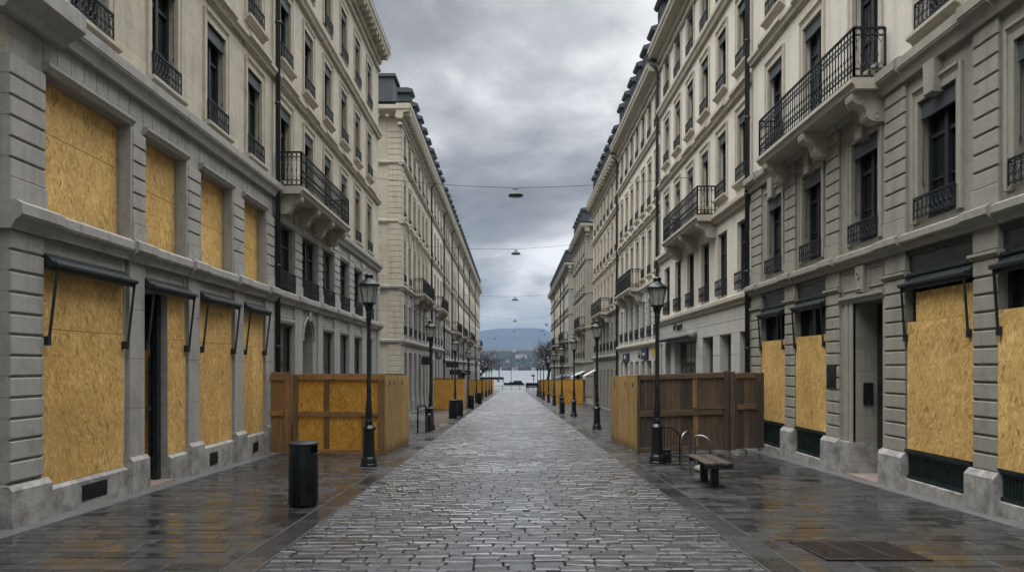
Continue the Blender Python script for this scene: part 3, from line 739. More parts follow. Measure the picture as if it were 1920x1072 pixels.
tenement('narrow pale four-window house next after the quoined corner house', 'L', XL, 55.12, 65.3, [56.3, 58.7, 61.1, 63.6], lv4, M['stucco'], M['creamtrim'], M['grey'], det=1, ww=.9,
         bal=[(58.3, 63.8, 6.37, .6, .9, 2, .4)], pipes=(65.3,), gtop=2.3, dorm=dorm(55.5, 65))
lv5 = dict(lv3, c1=(2.2, 2.5), mz=(2.8, 4.5), c2=(5.0, 5.3), f2=(5.7, 8.0), s3=(9.0, 9.26), f3=(9.5, 11.5))
tenement('cream house with dark hanging shop signs on the left, far past the side street', 'L', XL, 65.32, 82.4, [66.6, 68.9, 71.2, 75.6, 77.9, 80.4], lv5, M['cream'], M['creamtrim'], M['grey'], det=1, ww=.9, hoodorn=True,
         bal=[(74.7, 81.8, 5.3, .6, 1.0, 2, .4)], pipes=(73.9, 82.4), gtop=1.7, dorm=dorm(66, 82))
tenement('far left cream house behind the second plywood hoarding', 'L', XL, 82.42, 103.7, [83.9 + 2.3 * k for k in range(9)], lv5, M['stucco'], M['creamtrim'], M['grey'], det=0, ww=.9, bal=[(86, 92, 5.3, .6, 1.0, 2, .4), (103.0 - 4, 103.4, 5.4, .6, 1.0, 2, .4)],
         pipes=(92, 103.7), gtop=1.5, dorm=dorm(83, 103))
tenement('last left-hand house before the bare tree and the lake', 'L', XL, 103.72, 139.0, [105.4 + 2.45 * k for k in range(14)], lv5, M['cream'], M['creamtrim'], M['grey'], det=0, ww=.95, bal=[(104.2, 109, 5.4, .6, 1.0, 2, .4), (129, 138, 5.4, .6, 1.0, 2, .4)],
         pipes=(120.7,), gtop=1.2, dorm=dorm(104, 138), quoin1=True)

# ================================================================== right-hand shop with the stone portal
y0, y1 = 4.0, 19.93
colsR = [18.2, 15.94, 13.55, 11.25, 9.0, 6.7]
lvR = dict(c1=(3.62, 3.88), mz=None, c2=(6.36, 6.75), f2=(7.02, 9.15), s3=(9.72, 9.96), f3=(10.42, 12.3), s4=(12.9, 13.2), f4=(13.5, 15.2), co=(15.6, 16.2))
b = tenement('olive-grey shop house with stone portal and scrolled balcony, behind the bench', 'R', XR, y0, y1, colsR[::-1], lvR, M['stucco'], M['stuccotrim'], M['olive'], gf=False, det=2, ww=1.0,
             bal=[(12.66, 17.6, 6.66, .58, .86, 3, .55)], pipes=(19.93,))
P = mkP('R', XR); m = MB()
prR = [(19.07, 19.86), (16.78, 17.4), (14.53, 15.12), (12.08, 12.74), (9.77, 10.30), (7.4, 8.0), (4.9, 5.6)]
bays = [(17.4, 19.07), (15.12, 16.78), (10.30, 12.08), (8.0, 9.77), (5.6, 7.4)]
wall_zone(m, P, y0, y1, -1.2, 3.75, -.06, [(a - .004, c + .004, -1.2, 3.6, .36) for (a, c) in bays] + [(12.86, 14.02, -1.2, 2.94, .46)])
wall_zone(m, P, y0, y1, 3.75, 6.55, -.06, [(c - .51, c + .51, 4.03, 5.9, .22) for c in colsR])
m.build('shop_wall', M['olive'], b)
for (a, c) in prR:
    m = MB(); rust(m, P, a, c, .36, 3.2, -.3, .0, .245, .03)
    m.profile(P, a - .05, c + .05, [(-.2, 3.2), (.0, 3.2), (.05, 3.25), (.05, 3.29), (-.2, 3.31)]); m.box(P, a, c, 3.31, 3.63, -.2, .0, .008)
    rust(m, P, a, c, 4.15, 6.36, -.3, .0, .245, .028); m.box(P, a - .03, c + .03, 3.86, 4.16, -.2, .015, .01)
    m.profile(P, a - .04, c + .04, cornice_pts(3.61, 3.89, .18)); m.profile(P, a - .04, c + .04, cornice_pts(6.35, 6.76, .2)); m.build('pier', M['olivetrim'], b)
for (a, c) in prR: m = MB(); m.profile(P, a - .05, c + .05, [(-.3, -1.2), (.09, -1.2), (.09, .29), (.02, .37), (-.3, .37)]); m.build('plinth', M['plinth'], b)
for (a, c) in bays: m = MB(); m.profile(P, a + .04, c - .04, [(-.36, -1.2), (.02, -1.2), (.02, gz(a) + .16), (-.04, gz(a) + .18), (-.36, gz(a) + .18)]); m.build('plinth', M['plinth'], b)
m = MB(); m.profile(P, 12.75, 12.875, [(-.56, -1.2), (.04, -1.2), (.04, .34), (-.56, .34)]); m.build('plinth', M['plinth'], b)
m = MB(); m.profile(P, 14.0, 14.5, [(-.56, -1.2), (.04, -1.2), (.04, .34), (-.56, .34)])
m.build('plinth', M['plinth'], b)
for c in colsR: put_window(b, 'R', XR, c, 4.03, 1.02, 1.87, .22, M['olivetrim'], .36, -.06, sillv=False)
for c in colsR:
    m = MB(); m.box(lambda u, v, w, c=c: P(c + u * (1 + (v - 5.9) * .35), v, w), -.13, .13, 5.86, 6.36, -.1, .09, .015); m.build('keystone', M['olivetrim'], b)
m = MB()
# carved head of the portal
m.profile(P, 12.76, 14.5, [(-.1, 2.941), (-.03, 2.941), (-.01, 2.98), (.03, 3.03), (.03, 3.08), (-.1, 3.1)])
for (e0, e1) in ((14.02, 14.14), (14.22, 14.34), (12.76, 12.86)): m.box(P, e0, e1, .34, 2.94, -.1, -.03, .012)
for (a, c) in ((12.85, 13.4), (13.85, 14.42)):
    for (p, q, r0, r1) in ((a, c, 3.52, 3.55), (a, c, 3.18, 3.21), (a, a + .03, 3.21, 3.52), (c - .03, c, 3.21, 3.52)): m.box(P, p, q, r0, r1, -.1, -.035, .006)
m.box(lambda u, v, w: P(13.63 + u * (1 + (v - 3.1) * .4), v, w), -.13, .13, 3.1, 3.6, -.1, .03, .02)
for k in range(8): t = 2 * PI * k / 8; m.tube([P(13.63 + .05 * math.cos(t), 3.42 + .06 * math.sin(t), .035), P(13.63 + .05 * math.cos(t + .8), 3.42 + .06 * math.sin(t + .8), .035)], .016, 5)
m.box(P, 13.53, 13.73, 3.16, 3.19, .02, .05, .008)
m.build('carved_stonework', M['olivetrim'], b)
m = MB(); m.box(P, 12.88, 14.0, gz(13.4), 2.9, -.58, -.50)
for k in range(2):
    for j in range(4): m.box(P, 12.95 + k * .54, 13.40 + k * .54, gz(13) + .2 + j * .72, gz(13) + .8 + j * .72, -.51, -.485, .012)
m.build('door', M['shop'], b)
m = MB(); m.box(P, 12.8, 14.06, gz(13) - .4, gz(12.8) + .02, -.6, .06); m.build('doorstep', M['threshold'], b)
for j, (a, c) in enumerate(bays):                        # joinery of the shop fronts
    m = MB(); g = gz(a) + .18
    m.box(P, a + .04, c - .04, g, .40, -.2, -.04); m.profile(P, a + .03, c - .03, [(-.2, .36), (-.02, .36), (.02, .40), (.02, .435), (-.2, .44)])
    n = int((c - a) / .075)
    for k in range(n): u = a + .1 + k * (c - a - .2) / (n - 1); m.tube([P(u, g + .06, -.035), P(u, .33, -.035)], .014, 5, False)
    m.box(P, a + .04, c - .04, g + .0, g + .05, -.05, -.01); m.build('stall_riser', M['shop'], b)
    m = MB(); m.box(P, a + .02, c - .02, 3.2, 3.62, -.3, -.07); m.profile(P, a + .02, c - .02, [(-.2, 3.17), (-.03, 3.17), (.0, 3.2), (.0, 3.235), (-.06, 3.26), (-.2, 3.26)])
    m.profile(P, a + .02, c - .02, [(-.2, 3.5), (-.05, 3.52), (-.02, 3.58), (-.2, 3.62)]); m.build('fascia', M['shop'], b)
    m = MB()
    for (p, q, r0, r1) in ((a + .02, a + .10, .44, 3.17), (c - .10, c - .02, .44, 3.17), (a + .1, c - .1, 3.07, 3.17), ((a + c) / 2 - .03, (a + c) / 2 + .03, .44, 3.07)): m.box(P, p, q, r0, r1, -.24, -.13)
    f = m.build('shop_window', M['shop'], b); m = MB(); m.box(P, a + .04, c - .04, .44, 3.17, -.25, -.21); m.build('pane', M['glass'], f)
gB = 'OSB boards over the shop windows'
boarding('OSB board beside the downpipe of the portal house, next to the plank hoarding', 'R', XR, [(17.36, 19.02, .40, 2.40, -.01)])
boarding('OSB board left of the stone portal, with vertical seam, between two rusticated piers', 'R', XR, [(15.05, 15.55, .40, 2.42, -.01), (15.55, 16.74, .40, 2.42, -.012)])
boarding('big two-tier OSB board right of the stone portal', 'R', XR, [(10.28, 12.02, .44, 2.47, -.01), (10.36, 11.85, 2.47, 2.94, -.06)])
boarding('OSB board cut by the picture edge, past the pier right of the two-tier board', 'R', XR, [(8.02, 9.78, .42, 2.5, -.01)])
for (a, c), lab in zip(bays, ('dark awning case by the downpipe of the portal house', 'dark awning case left of the stone portal', 'dark awning case above the big two-tier board', 'dark awning case cut by the picture edge', '')):
    if lab: awning(lab, 'R', XR, a + .02, c - .02, 3.02, .085, .8, 'shop', group='dark awnings on the portal house')
t = thing('name_plaque', 'black double plaque on the pier left of the portal', 'plaque', P(14.83, 1.34, .012)); 
m = MB(); m.box(P, 14.62, 15.03, 1.34, 1.565, 0, .02, .004); m.box(P, 14.62, 15.03, 1.575, 1.80, 0, .02, .004)
m.build('plate', M['plaque'], t)
t = thing('intercom', 'dark intercom panel with small red mark inside the portal', 'intercom', P(13.98, 1.05, -.3))
m = MB(); m.box(P, 13.985, 14.018, 1.05, 1.46, -.42, -.24, .006); m.build('panel', M['plaque'], t)
m = MB(); m.box(P, 13.978, 13.99, 1.08, 1.10, -.36, -.31); m.build('mark', M['red'], t)
m = MB(); m.box(P, 13.978, 13.99, 1.3, 1.32, -.38, -.27); m.build('label_strip', M['pipe'], t)

# ================================================================== pale house with sign and slate awning
y0, y1 = 19.95, 32.3
cols = [20.75, 22.78, 24.8, 26.83, 28.85, 30.85]
lvR2 = dict(c1=(3.5, 3.8), mz=(3.9, 5.85), c2=(6.2, 6.5), f2=(6.95, 8.85), s3=(9.35, 9.6), f3=(10.15, 11.95), s4=(12.5, 12.85), f4=(13.05, 14.6), co=(14.85, 15.4))
b = tenement('pale rendered house with iron balcony behind the dark plank hoarding', 'R', XR, y0, y1, cols, lvR2, M['stucco'], M['stuccotrim'], M['stucco'], gf=False, det=2, ww=.9, rustmezz=False,
             bal=[(23.3, 28.6, 6.5, .6, .9, 3, .5)], pipes=(32.3,), mods=False, dorm=[31.3])
P = mkP('R', XR); m = MB()
pil = [(20.0, 20.25), (20.9, 21.7), (22.9, 23.65), (25.0, 25.85), (29.3, 29.95), (31.0, 31.6), (32.05, 32.3)]
ops = [(pil[i][1], pil[i + 1][0], -1.6, 2.72, .25) for i in range(len(pil) - 1)]
wall_zone(m, P, y0, y1, -1.6, 3.65, -.04, ops)
m.box(P, y0, 25.58, 2.74, 3.085, -.05, -.02); m.box(P, y0, 25.58, 3.10, 3.49, -.05, -.02); m.box(P, 25.60, y1, 3.10, 3.49, -.05, -.02); m.box(P, 25.60, y1, 2.74, 3.085, -.05, -.02)
for (a, c) in pil:
    for k in range(6): m.box(P, a - .005, c + .005, -1.4 + k * .7 + .006, -1.4 + (k + 1) * .7 - .006 if k < 5 else 2.73, -.31, -.018, .006)
m.build('shop_wall', M['smooth'], b)
for i in range(len(pil) - 1):
    a, c = pil[i][1], pil[i + 1][0]; m = MB(); m.box(P, a, c, -1.6, 2.72, -.42, -.28)
    m.mat = 1
    if i == 1 or i == 2: m.box(P, a + .03, a + .25, -1.0, 2.6, -.28, -.25)
    if i == 3:
        m.mat = 2
        for k in range(4): m.box(P, a + .1 + k * .8, a + .82 + k * .8, 1.9, 2.6, -.28, -.262); m.box(P, a + .1 + k * .8, a + .82 + k * .8, .2, 1.75, -.28, -.262)
    m.build('shopfront', [M['shop'], M['osbdark'], M['glass']], b)
t = awning('slate roller awning with round end cap under the dark lettering', 'R', XR, 25.75, 31.0, 2.80, .34, 0, 'awnlight', group=None)
m = MB(); m.smooth = True; m.tube([P(25.68, 2.9, .15), P(25.76, 2.9, .15)], .13, 20); m.build('end_cap', M['greyplain'], t)

def text_mesh(s, size, ext=.015, name='lettering'):
    cu = bpy.data.curves.new(name, 'FONT'); cu.body = s; cu.size = size; cu.extrude = ext; cu.align_x = 'CENTER'; cu.align_y = 'BOTTOM'
    o = bpy.data.objects.new(name, cu); COL.objects.link(o)
    dg = bpy.context.evaluated_depsgraph_get(); dg.update()
    me = bpy.data.meshes.new_from_object(o.evaluated_get(dg)); bpy.data.objects.remove(o); bpy.data.curves.remove(cu); me.name = name
    return me
from mathutils import Matrix
def lettering(s, size, side, u, z, x, mat, parent, name='lettering', sx=1.0):
    me = text_mesh(s, size)
    rot = Matrix(((0, 0, 1, 0), (1, 0, 0, 0), (0, 1, 0, 0), (0, 0, 0, 1))) if side == 'L' else Matrix(((0, 0, -1, 0), (-1, 0, 0, 0), (0, 1, 0, 0), (0, 0, 0, 1)))
    me.transform(rot @ Matrix.Diagonal((sx, 1, 1, 1))); me.materials.clear(); me.materials.append(mat)
    return inst(name, me, (x, u, z), parent)
t = thing('shop_sign', 'dark raised lettering on the pale fascia above the slate awning', 'sign', (XR, 28.5, 3.12))
lettering("al\u2019 pppt", .34, 'R', 28.6, 3.14, XR - .01, M['letter'], t, sx=1.5)

# ================================================================== right terrace further down
dR = lambda a, b, s=1.92: [a + s * k for k in range(int((b - a) / s) + 1)]
lvR3 = dict(c1=(2.7, 2.95), mz=(3.15, 4.95), c2=(5.35, 5.65), f2=(6.05, 8.1), s3=(8.5, 8.75), f3=(9.2, 11.2), s4=(11.95, 12.25), f4=(12.4, 14.0), co=(14.3, 14.9))
bR3 = tenement('cream house with coloured shop signs and dormers, beyond the pale house', 'R', XR, 32.32, 44.7, [33.0, 34.7, 36.4, 38.1, 39.85, 41.6, 43.4], lvR3, M['stucco'], M['stuccotrim'], M['smooth'], det=2, ww=.8, gtop=2.05,
         bal=[(36.7, 41.9, 5.67, .58, .9, 3, .45)], pipes=(44.7,), mods=False, dorm=dR(33.0, 44))
P = mkP('R', XR)
def sign(label, u0, u1, v0, v1, mat, txt=None, tm='white', w=.06, side='R', X=XR, size=None):
    P = mkP(side, X); t = thing('shop_sign', label, 'sign', P((u0 + u1) / 2, v0, -.05)); m = MB(); m.box(P, u0, u1, v0, v1, -.06, w, .01); m.build('sign_board', M[mat], t)
    if txt: lettering(txt, size or (v1 - v0) * .5, side, (u0 + u1) / 2, v0 + (v1 - v0) * .3, P(0, 0, w)[0], M[tm], t, sx=1.1)
    return t
sign('navy square sign with pale script, between the yellow letters and the grey mark', 35.0, 36.4, 2.12, 2.64, 'navy', 'nuset', size=.22)
sign('dark square sign with pale panel below, by the far downpipe', 40.7, 42.5, 2.02, 2.52, 'navy', 'LEG', size=.28)
t = thing('shop_sign', 'yellow letters on the cream fascia, cut by the black lamp post', 'sign', P(33.7, 2.2, 0)); lettering('U E', .5, 'R', 33.6, 2.16, XR - .01, M['yellow'], t, sx=1.35)
t = thing('shop_sign', 'small grey figure mark on the fascia beside the navy sign', 'sign', P(37.4, 2.1, 0)); lettering('2n', .42, 'R', 37.3, 2.12, XR - .01, M['letter'], t, sx=1.2)
t = thing('shop_sign', 'single tall dark letter on the fascia next to the downpipe', 'sign', P(43.5, 2.1, 0)); lettering('L', .42, 'R', 43.4, 2.05, XR - .01, M['letter'], t)
lvR4 = dict(c1=(2.3, 2.55), mz=(2.85, 4.6), c2=(5.08, 5.37), f2=(5.75, 7.7), s3=(8.2, 8.45), f3=(8.85, 10.7), s4=(11.25, 11.55), f4=(11.85, 13.4), co=(13.8, 14.45))
tenement('richly moulded cream house with pediments over its windows, before the second side street', 'R', XR, 44.72, 59.0, [45.8, 47.7, 49.6, 51.5, 53.4, 55.3, 57.3], lvR4, M['cream'], M['creamtrim'], M['olive'], det=1, ww=.85, hoodorn=True, gtop=1.6,
         bal=[(48.8, 54.8, 5.38, .6, .9, 3, .45)], dorm=dR(45, 58))
lvR5 = dict(c1=(2.05, 2.3), mz=(2.6, 4.3), c2=(5.0, 5.25), f2=(5.6, 7.5), s3=(8.1, 8.3), f3=(8.6, 10.4), s4=(10.95, 11.2), f4=(11.45, 12.9), co=(13.4, 14.1))
tenement('quoined corner house on the right, its end wall showing after the pedimented house', 'R', XR, 64.4, 77.0, [66.2, 68.5, 70.8, 73.1, 75.4], lvR5, M['cream'], M['olivetrim'], M['olive'], name='corner_building', det=1, ww=.9, quoin0=True, quoin1=True, gtop=1.2,
         bal=[(64.95, 70.5, 5.25, .55, .9, 2, .4)], dorm=dR(66.5, 76))
lvR6 = dict(c1=(1.7, 1.95), mz=(2.3, 3.9), c2=(4.5, 4.75), f2=(5.1, 7.0), s3=(7.6, 7.8), f3=(8.1, 9.9), s4=(10.4, 10.65), f4=(10.9, 12.3), co=(12.75, 13.4))
tenement('pale quoined house past the far right corner, near the lake', 'R', XR, 83.5, 102.0, [85.3, 87.7, 90.1, 92.5, 94.9, 97.3, 99.8], lvR6, M['smooth'], M['olivetrim'], M['olive'], name='corner_building', det=0, ww=.9, quoin0=True, gtop=.9,
         bal=[(85.5, 93, 4.8, .6, 1.0, 2, .4)], pipes=(90.5, 97), dorm=dR(85.5, 101))
tenement('last right-hand house before the bare tree at the quay', 'R', XR, 102.02, 123.0, [103.8 + 2.4 * k for k in range(8)], lvR6, M['cream'], M['olivetrim'], M['olive'], det=0, ww=.9, gtop=.7,
         bal=[(103, 110, 4.8, .6, 1.0, 2, .4), (117, 122, 4.7, .6, 1.0, 2, .4)], pipes=(111,), dorm=dR(103, 122))
# left terrace signs
sign('dark shop sign with a small red mark on the narrow cream house', 59.0, 63.5, 2.5, 2.95, 'letter', 'TWIN', size=.3, side='L', X=XL, w=.05)
t = thing('shop_sign', 'black box sign hanging outside the quoined corner house', 'sign', (XL, 48.6, 2.0)); m = MB(); Pl = mkP('L', XL); m.box(Pl, 48.5, 48.75, 1.9, 2.4, .1, .8, .02); m.build('sign_board', M['letter'], t)
m = MB(); m.tube([Pl(48.62, 2.45, -.05), Pl(48.62, 2.45, .75)], .02, 6); m.build('bracket', M['iron'], t)
for (u, v, lab) in ((66.5, 1.95, 'upper dark projecting sign board past the narrow cream house'), (70.5, 1.25, 'lower dark projecting sign board past the narrow cream house'), (86, 1.1, 'small dark projecting sign far along the left terrace')):
    t = thing('shop_sign', lab, 'sign', Pl(u, v, 0)); m = MB(); m.box(Pl, u, u + .3, v - .22, v + .22, .12, 1.25, .02); m.build('sign_board', M['letter'], t)
    m = MB(); m.tube([Pl(u + .15, v + .26, -.05), Pl(u + .15, v + .26, 1.2)], .025, 6); m.build('bracket', M['iron'], t)
# small striped awnings far down
def slope_awning(label, side, X, u0, u1, z, out, mat):
    P = mkP(side, X); t = thing('awning', label, 'awning', P((u0 + u1) / 2, z, 0), 'open awnings far along the street'); m = MB()
    m.profile(P, u0, u1, [(-.05, z), (-.05, z - .04), (out, z - .5), (out, z - .72), (out + .02, z - .72), (out + .02, z - .46)]); m.build('canopy', M[mat], t)
    for u in (u0 + .1, u1 - .1):
        m = MB(); m.tube([P(u, z - .5, 0), P(u, z - .52, out)], .02, 5); m.build('awning_arm', M['iron'], t)
slope_awning('pale open awning on the richly moulded house behind the second lamp', 'R', XR, 56.6, 58.6, 1.55, .8, 'white')
slope_awning('pale open awning on the quoined house of the second right corner', 'R', XR, 65.2, 68.2, 1.4, 1.0, 'white')
slope_awning('grey open awning further along the quoined right-hand house', 'R', XR, 69.5, 75.5, 1.35, 1.1, 'awnlight')
slope_awning('grey open awning on the pale house near the lake', 'R', XR, 86, 96, .9, 1.1, 'awnlight')
slope_awning('dark open awning on the far left cream house', 'L', XL, 84, 95, 1.4, 1.1, 'awn')
# ================================================================== ground
K1, K2 = 2.38, 2.70
def structure(o): o['kind'] = 'structure'; return o
m = MB()
ys = [-60, 166.5]
m.quad((-60, -60, gz(-60) - .06), (60, -60, gz(-60) - .06), (60, 166.5, gz(166.5) - .06), (-60, 166.5, gz(166.5) - .06))
m.quad((-60, 166.5, gz(166.5) - .06), (60, 166.5, gz(166.5) - .06), (60, 166.5, -7), (-60, 166.5, -7))
structure(m.build('ground', M['joint'], origin=(0, 60, -1)))

m = MB()
for (a, b) in ((-5.74, -K2 + .01), (K2 - .01, 6.1)): m.quad((a, -60, gz(-60) - .009), (b, -60, gz(-60) - .009), (b, 166, gz(166) - .009), (a, 166, gz(166) - .009))
structure(m.build('pavement_bed', M['bed'], origin=(0, 50, -1)))
def paving(name, mat, x0, x1, y0, y1, row, ln, gap, tilt, lift, ch, seed, centre=None, skip=None):
    rnd = random.Random(seed); V = []; F = []
    y = y0
    while y < y1:
        rh = row * rnd.uniform(.92, 1.08)
        spans = [(x0, x1)] if centre is None else [(x0, centre), (centre, x1)]
        for (sa, sb) in spans:
            x = sa; first = True
            while x < sb - .02:
                w = rnd.uniform(ln * .72, ln * 1.3)
                if first: w *= rnd.uniform(.35, 1.0); first = False
                e = min(x + w, sb)
                if sb - e < ln * .3: e = sb
                a, b = x + gap * .32, e - gap * .32; c, d = y + gap / 2, y + rh - gap / 2
                x = e
                if skip and skip((a + b) / 2, (c + d) / 2): continue
                tx, ty = rnd.gauss(0, tilt), rnd.gauss(0, tilt); dz = rnd.gauss(0, lift); mx, my = (a + b) / 2, (c + d) / 2
                z = lambda X, Y, o: gz(Y) + o + dz + tx * (X - mx) + ty * (Y - my)
                j = [rnd.uniform(-gap, gap) * .45 for _ in range(4)]
                n = len(V)
                V += [(a, c, z(a, c, -.04)), (b, c, z(b, c, -.04)), (b, d, z(b, d, -.04)), (a, d, z(a, d, -.04))]
                V += [(a + j[0], c, z(a, c, -ch)), (b + j[1], c, z(b, c, -ch)), (b + j[2], d, z(b, d, -ch)), (a + j[3], d, z(a, d, -ch))]
                V += [(a + ch + j[0], c + ch, z(a, c, 0)), (b - ch + j[1], c + ch, z(b, c, 0)), (b - ch + j[2], d - ch, z(b, d, 0)), (a + ch + j[3], d - ch, z(a, d, 0))]
                F += [(n + 8, n + 9, n + 10, n + 11)]
                for k in range(4):
                    q = (k + 1) % 4
                    F += [(n + k, n + q, n + 4 + q, n + 4 + k), (n + 4 + k, n + 4 + q, n + 8 + q, n + 8 + k)]
        y += rh
    me = bpy.data.meshes.new(name); oy = (y0 + y1) / 2; o = ((x0 + x1) / 2, oy, gz(oy))
    me.from_pydata([(a - o[0], b - o[1], c - o[2]) for (a, b, c) in V], [], F); me.materials.append(mat); me.update()
    return structure(inst(name, me, o))
paving('road', M['sett'], -K1, K1, 1.5, 165, .172, .275, .012, .019, .005, .012, 3)
GR = (3.07, 4.1, 7.33, 8.17)
paving('pavement', M['slab'], -5.72, -K2, 1.5, 165, .235, .44, .013, .005, .0016, .006, 4)
paving('pavement', M['slab'], K2, 6.08, 1.5, 165, .235, .44, .013, .005, .0016, .006, 5)
m = MB()
for (a, b) in ((-6.5, -5.73), (6.09, 6.9)):
    for k in range(150):
        y = 1.5 + k * 1.09; m.box(lambda u, v, w: (u, v, w + gz(v)), a, b, y + .004, y + 1.086, -.05, .004, .004)
structure(m.build('pavement_edge', M['dryedge'], origin=(0, 80, -1.6)))
m = MB()
for (a, b) in ((-K2 + .012, -K1 - .014), (K1 + .014, K2 - .012)):
    for k in range(165):
        y = 1.5 + k * .99; m.box(lambda u, v, w: (u, v, w + gz(v)), a, b, y + .004, y + .986, -.05, .002 + random.gauss(0, .0008), .005)
structure(m.build('kerb', M['strip'], origin=(0, 80, -1.6)))
m = MB()                                                  # steel edge trims beside the setts
for x in (-K2, -K1 - .004, K1 + .004, K2):
    m.box(lambda u, v, w: (u, v, w + gz(v)), x - .004, x + .004, 1.5, 165, -.04, .004)
structure(m.build('kerb', M['edge'] if 'edge' in M else M['smooth'], origin=(0, 80, -1.6)))
t = thing('pavement_grate', 'three-part iron ventilation grate set in the right pavement', 'grate', (3.58, 7.75, gz(7.75)))
f = lambda u, v, w: (u + .07 * (7.75 - v), v, w + gz(v))
for k in range(3):
    a = GR[0] + k * .345; b = a + .335
    m = MB(); m.box(f, a - .005, b + .005, GR[2] - .01, GR[3] + .01, -.02, .006); m.build('pit_shade_plate', M['black'], t)  # black plate: colour standing in for the shaded hollow below the bars
    m = MB(); m.box(f, a, b, GR[2], GR[2] + .025, .0, .014); m.box(f, a, b, GR[3] - .025, GR[3], .0, .014); m.box(f, a, a + .018, GR[2] + .025, GR[3] - .025, .0, .014); m.box(f, b - .018, b, GR[2] + .025, GR[3] - .025, .0, .014)
    for jj in range(9 if k == 1 else 17):
        if k == 1: xx = a + .03 + jj * .032; m.box(f, xx, xx + .014, GR[2] + .025, GR[3] - .025, .0, .012)
        else: yy = GR[2] + .05 + jj * .046; m.box(f, a + .018, b - .018, yy, yy + .02, .0, .011)
    m.build('grate_panel', M['rust'], t)

# ================================================================== street lamps
def lathe_mesh(name, prof, mat, n=16, smooth=True):
    m = MB(); m.smooth = smooth; m.lathe(prof, n); return m.mesh(name, mat)
LM = dict(
    pedestal=lathe_mesh('pedestal', [(.175, 0), (.175, .05), (.165, .06), (.165, .12), (.15, .17), (.13, .20), (.128, .22), (.115, .60), (.108, .72), (.12, .74), (.145, .77), (.145, .80), (.12, .83), (.09, .86)], M['green'], 8, False),
    pole=lathe_mesh('pole', [(.085, .85), (.075, .90), (.09, .93), (.06, .97), (.055, 1.0), (.075, 1.08), (.072, 1.18), (.055, 1.30), (.062, 1.34), (.048, 1.38), (.048, 1.60), (.054, 1.62), (.046, 1.64), (.040, 2.9), (.046, 3.02), (.058, 3.06), (.05, 3.09), (.062, 3.14), (.05, 3.22), (.04, 3.26)], M['green'], 16),
    lantern_glass=lathe_mesh('lantern_glass', [(.125, 3.41), (.19, 3.76)], M['lantern'], 8, False),
    lantern_cap=lathe_mesh('lantern_cap', [(.20, 3.75), (.235, 3.765), (.235, 3.785), (.19, 3.82), (.13, 3.87), (.085, 3.90), (.08, 3.95), (.095, 3.965), (.09, 3.99), (.04, 4.02), (.0, 4.03)], M['green'], 20))
m = MB()
for k in range(4):
    t_ = PI / 4 + k * PI / 2; c, s = math.cos(t_), math.sin(t_)
    m.tube([(c * .045, s * .045, 3.2), (c * .07, s * .07, 3.28), (c * .12, s * .12, 3.39)], .014, 5)
m.smooth = True; m.lathe([(.13, 3.385), (.145, 3.39), (.145, 3.41), (.12, 3.42)], 16); m.lathe([(.05, 3.24), (.06, 3.30), (.04, 3.42)], 8)
m.smooth = False
for k in range(8):
    t_ = 2 * PI * k / 8; c, s = math.cos(t_), math.sin(t_); m.tube([(c * .127, s * .127, 3.41), (c * .193, s * .193, 3.76)], .007, 4)
LM['lantern_frame'] = m.mesh('lantern_frame', M['green'])
ordn = ['nearest', 'second', 'third', 'fourth', 'fifth', 'sixth', 'seventh', 'eighth', 'farthest']
def lamp(x, y, label):
    t = thing('street_lamp', label, 'street lamp', (x, y, gz(y) - .005), 'street lamps along the kerbs')
    for k in LM: inst(k, LM[k], WL[t.name], t)
for k in range(9):
    lamp(-2.99, 15.6 + 11.8 * k, 'dark green street lamp in front of the framed OSB hoarding' if k == 0 else f'{ordn[k]} street lamp of the row on the left pavement, counting away from the bin' if k < 8 else 'farthest street lamp of the left row, by the quay')
for k, y in enumerate((16.1, 27.5, 37.7, 46.8, 55.4, 64, 74, 82, 91)):
    lamp(3.13, y, 'dark green street lamp between the bench and the dark plank hoarding' if k == 0 else f'{ordn[k]} street lamp of the row on the right pavement, counting away from the bench' if k < 8 else 'farthest street lamp of the right row, by the bare tree')

# lamps hung over the middle of the street
m = MB(); m.smooth = True
m.lathe([(.0, .10), (.05, .10), (.055, .06), (.10, .045), (.13, -.01), (.25, -.07), (.30, -.13), (.30, -.16), (.27, -.18), (.0, -.185)], 20, caps=False); SHADE = m.mesh('lamp_shade', M['awn'])
m = MB(); m.tube([(0, 0, .08), (0, 0, .17)], .02, 6); m.tube([(-.16, 0, .17), (-.12, 0, .14), (.12, 0, .14), (.16, 0, .17)], .014, 5); HANG = m.mesh('hanger', M['iron'])
def hung(label, A, B, x, zl, sc=1.0):
    t_ = (x - A[0]) / (B[0] - A[0]); y = A[1] + (B[1] - A[1]) * t_
    t = thing('hanging_lamp', label, 'hanging lamp', (x, y, zl), 'lamps hung on cables across the street')
    top = Vector((x, y, zl + .17)); m = MB()
    for (E, sg) in ((A, -1), (B, 1)):
        E = Vector(E); p = []
        for k in range(9):
            f = k / 8; q = E.lerp(top + Vector((.16 * sg, 0, 0)), f); q.z -= .12 * math.sin(PI * f) * .6; p.append(tuple(q))
        m.tube(p, .010, 5)
    m.build('cable', M['iron'], t)
    inst('lamp_shade', SHADE, (x, y, zl), t); inst('hanger', HANG, (x, y, zl), t)
hung('nearest and largest hanging lamp, on a cable across the street', (-6.05, 33.0, 10.1), (6.4, 27.0, 8.6), .15, 8.78)
hung('second hanging lamp, below the bright break in the cloud', (-5.9, 51, 10.0), (6.3, 46.5, 9.7), .25, 9.28)
hung('third hanging lamp, above the mountain ridge', (-5.9, 74, 9.0), (6.3, 70, 8.9), .3, 8.36)
hung('fourth hanging lamp, just over the ridge line', (-5.9, 101, 8.8), (6.3, 99, 8.7), .4, 8.0)
hung('fifth hanging lamp, in front of the mountain', (-5.9, 134, 9.2), (9, 134, 8.8), .4, 8.3)
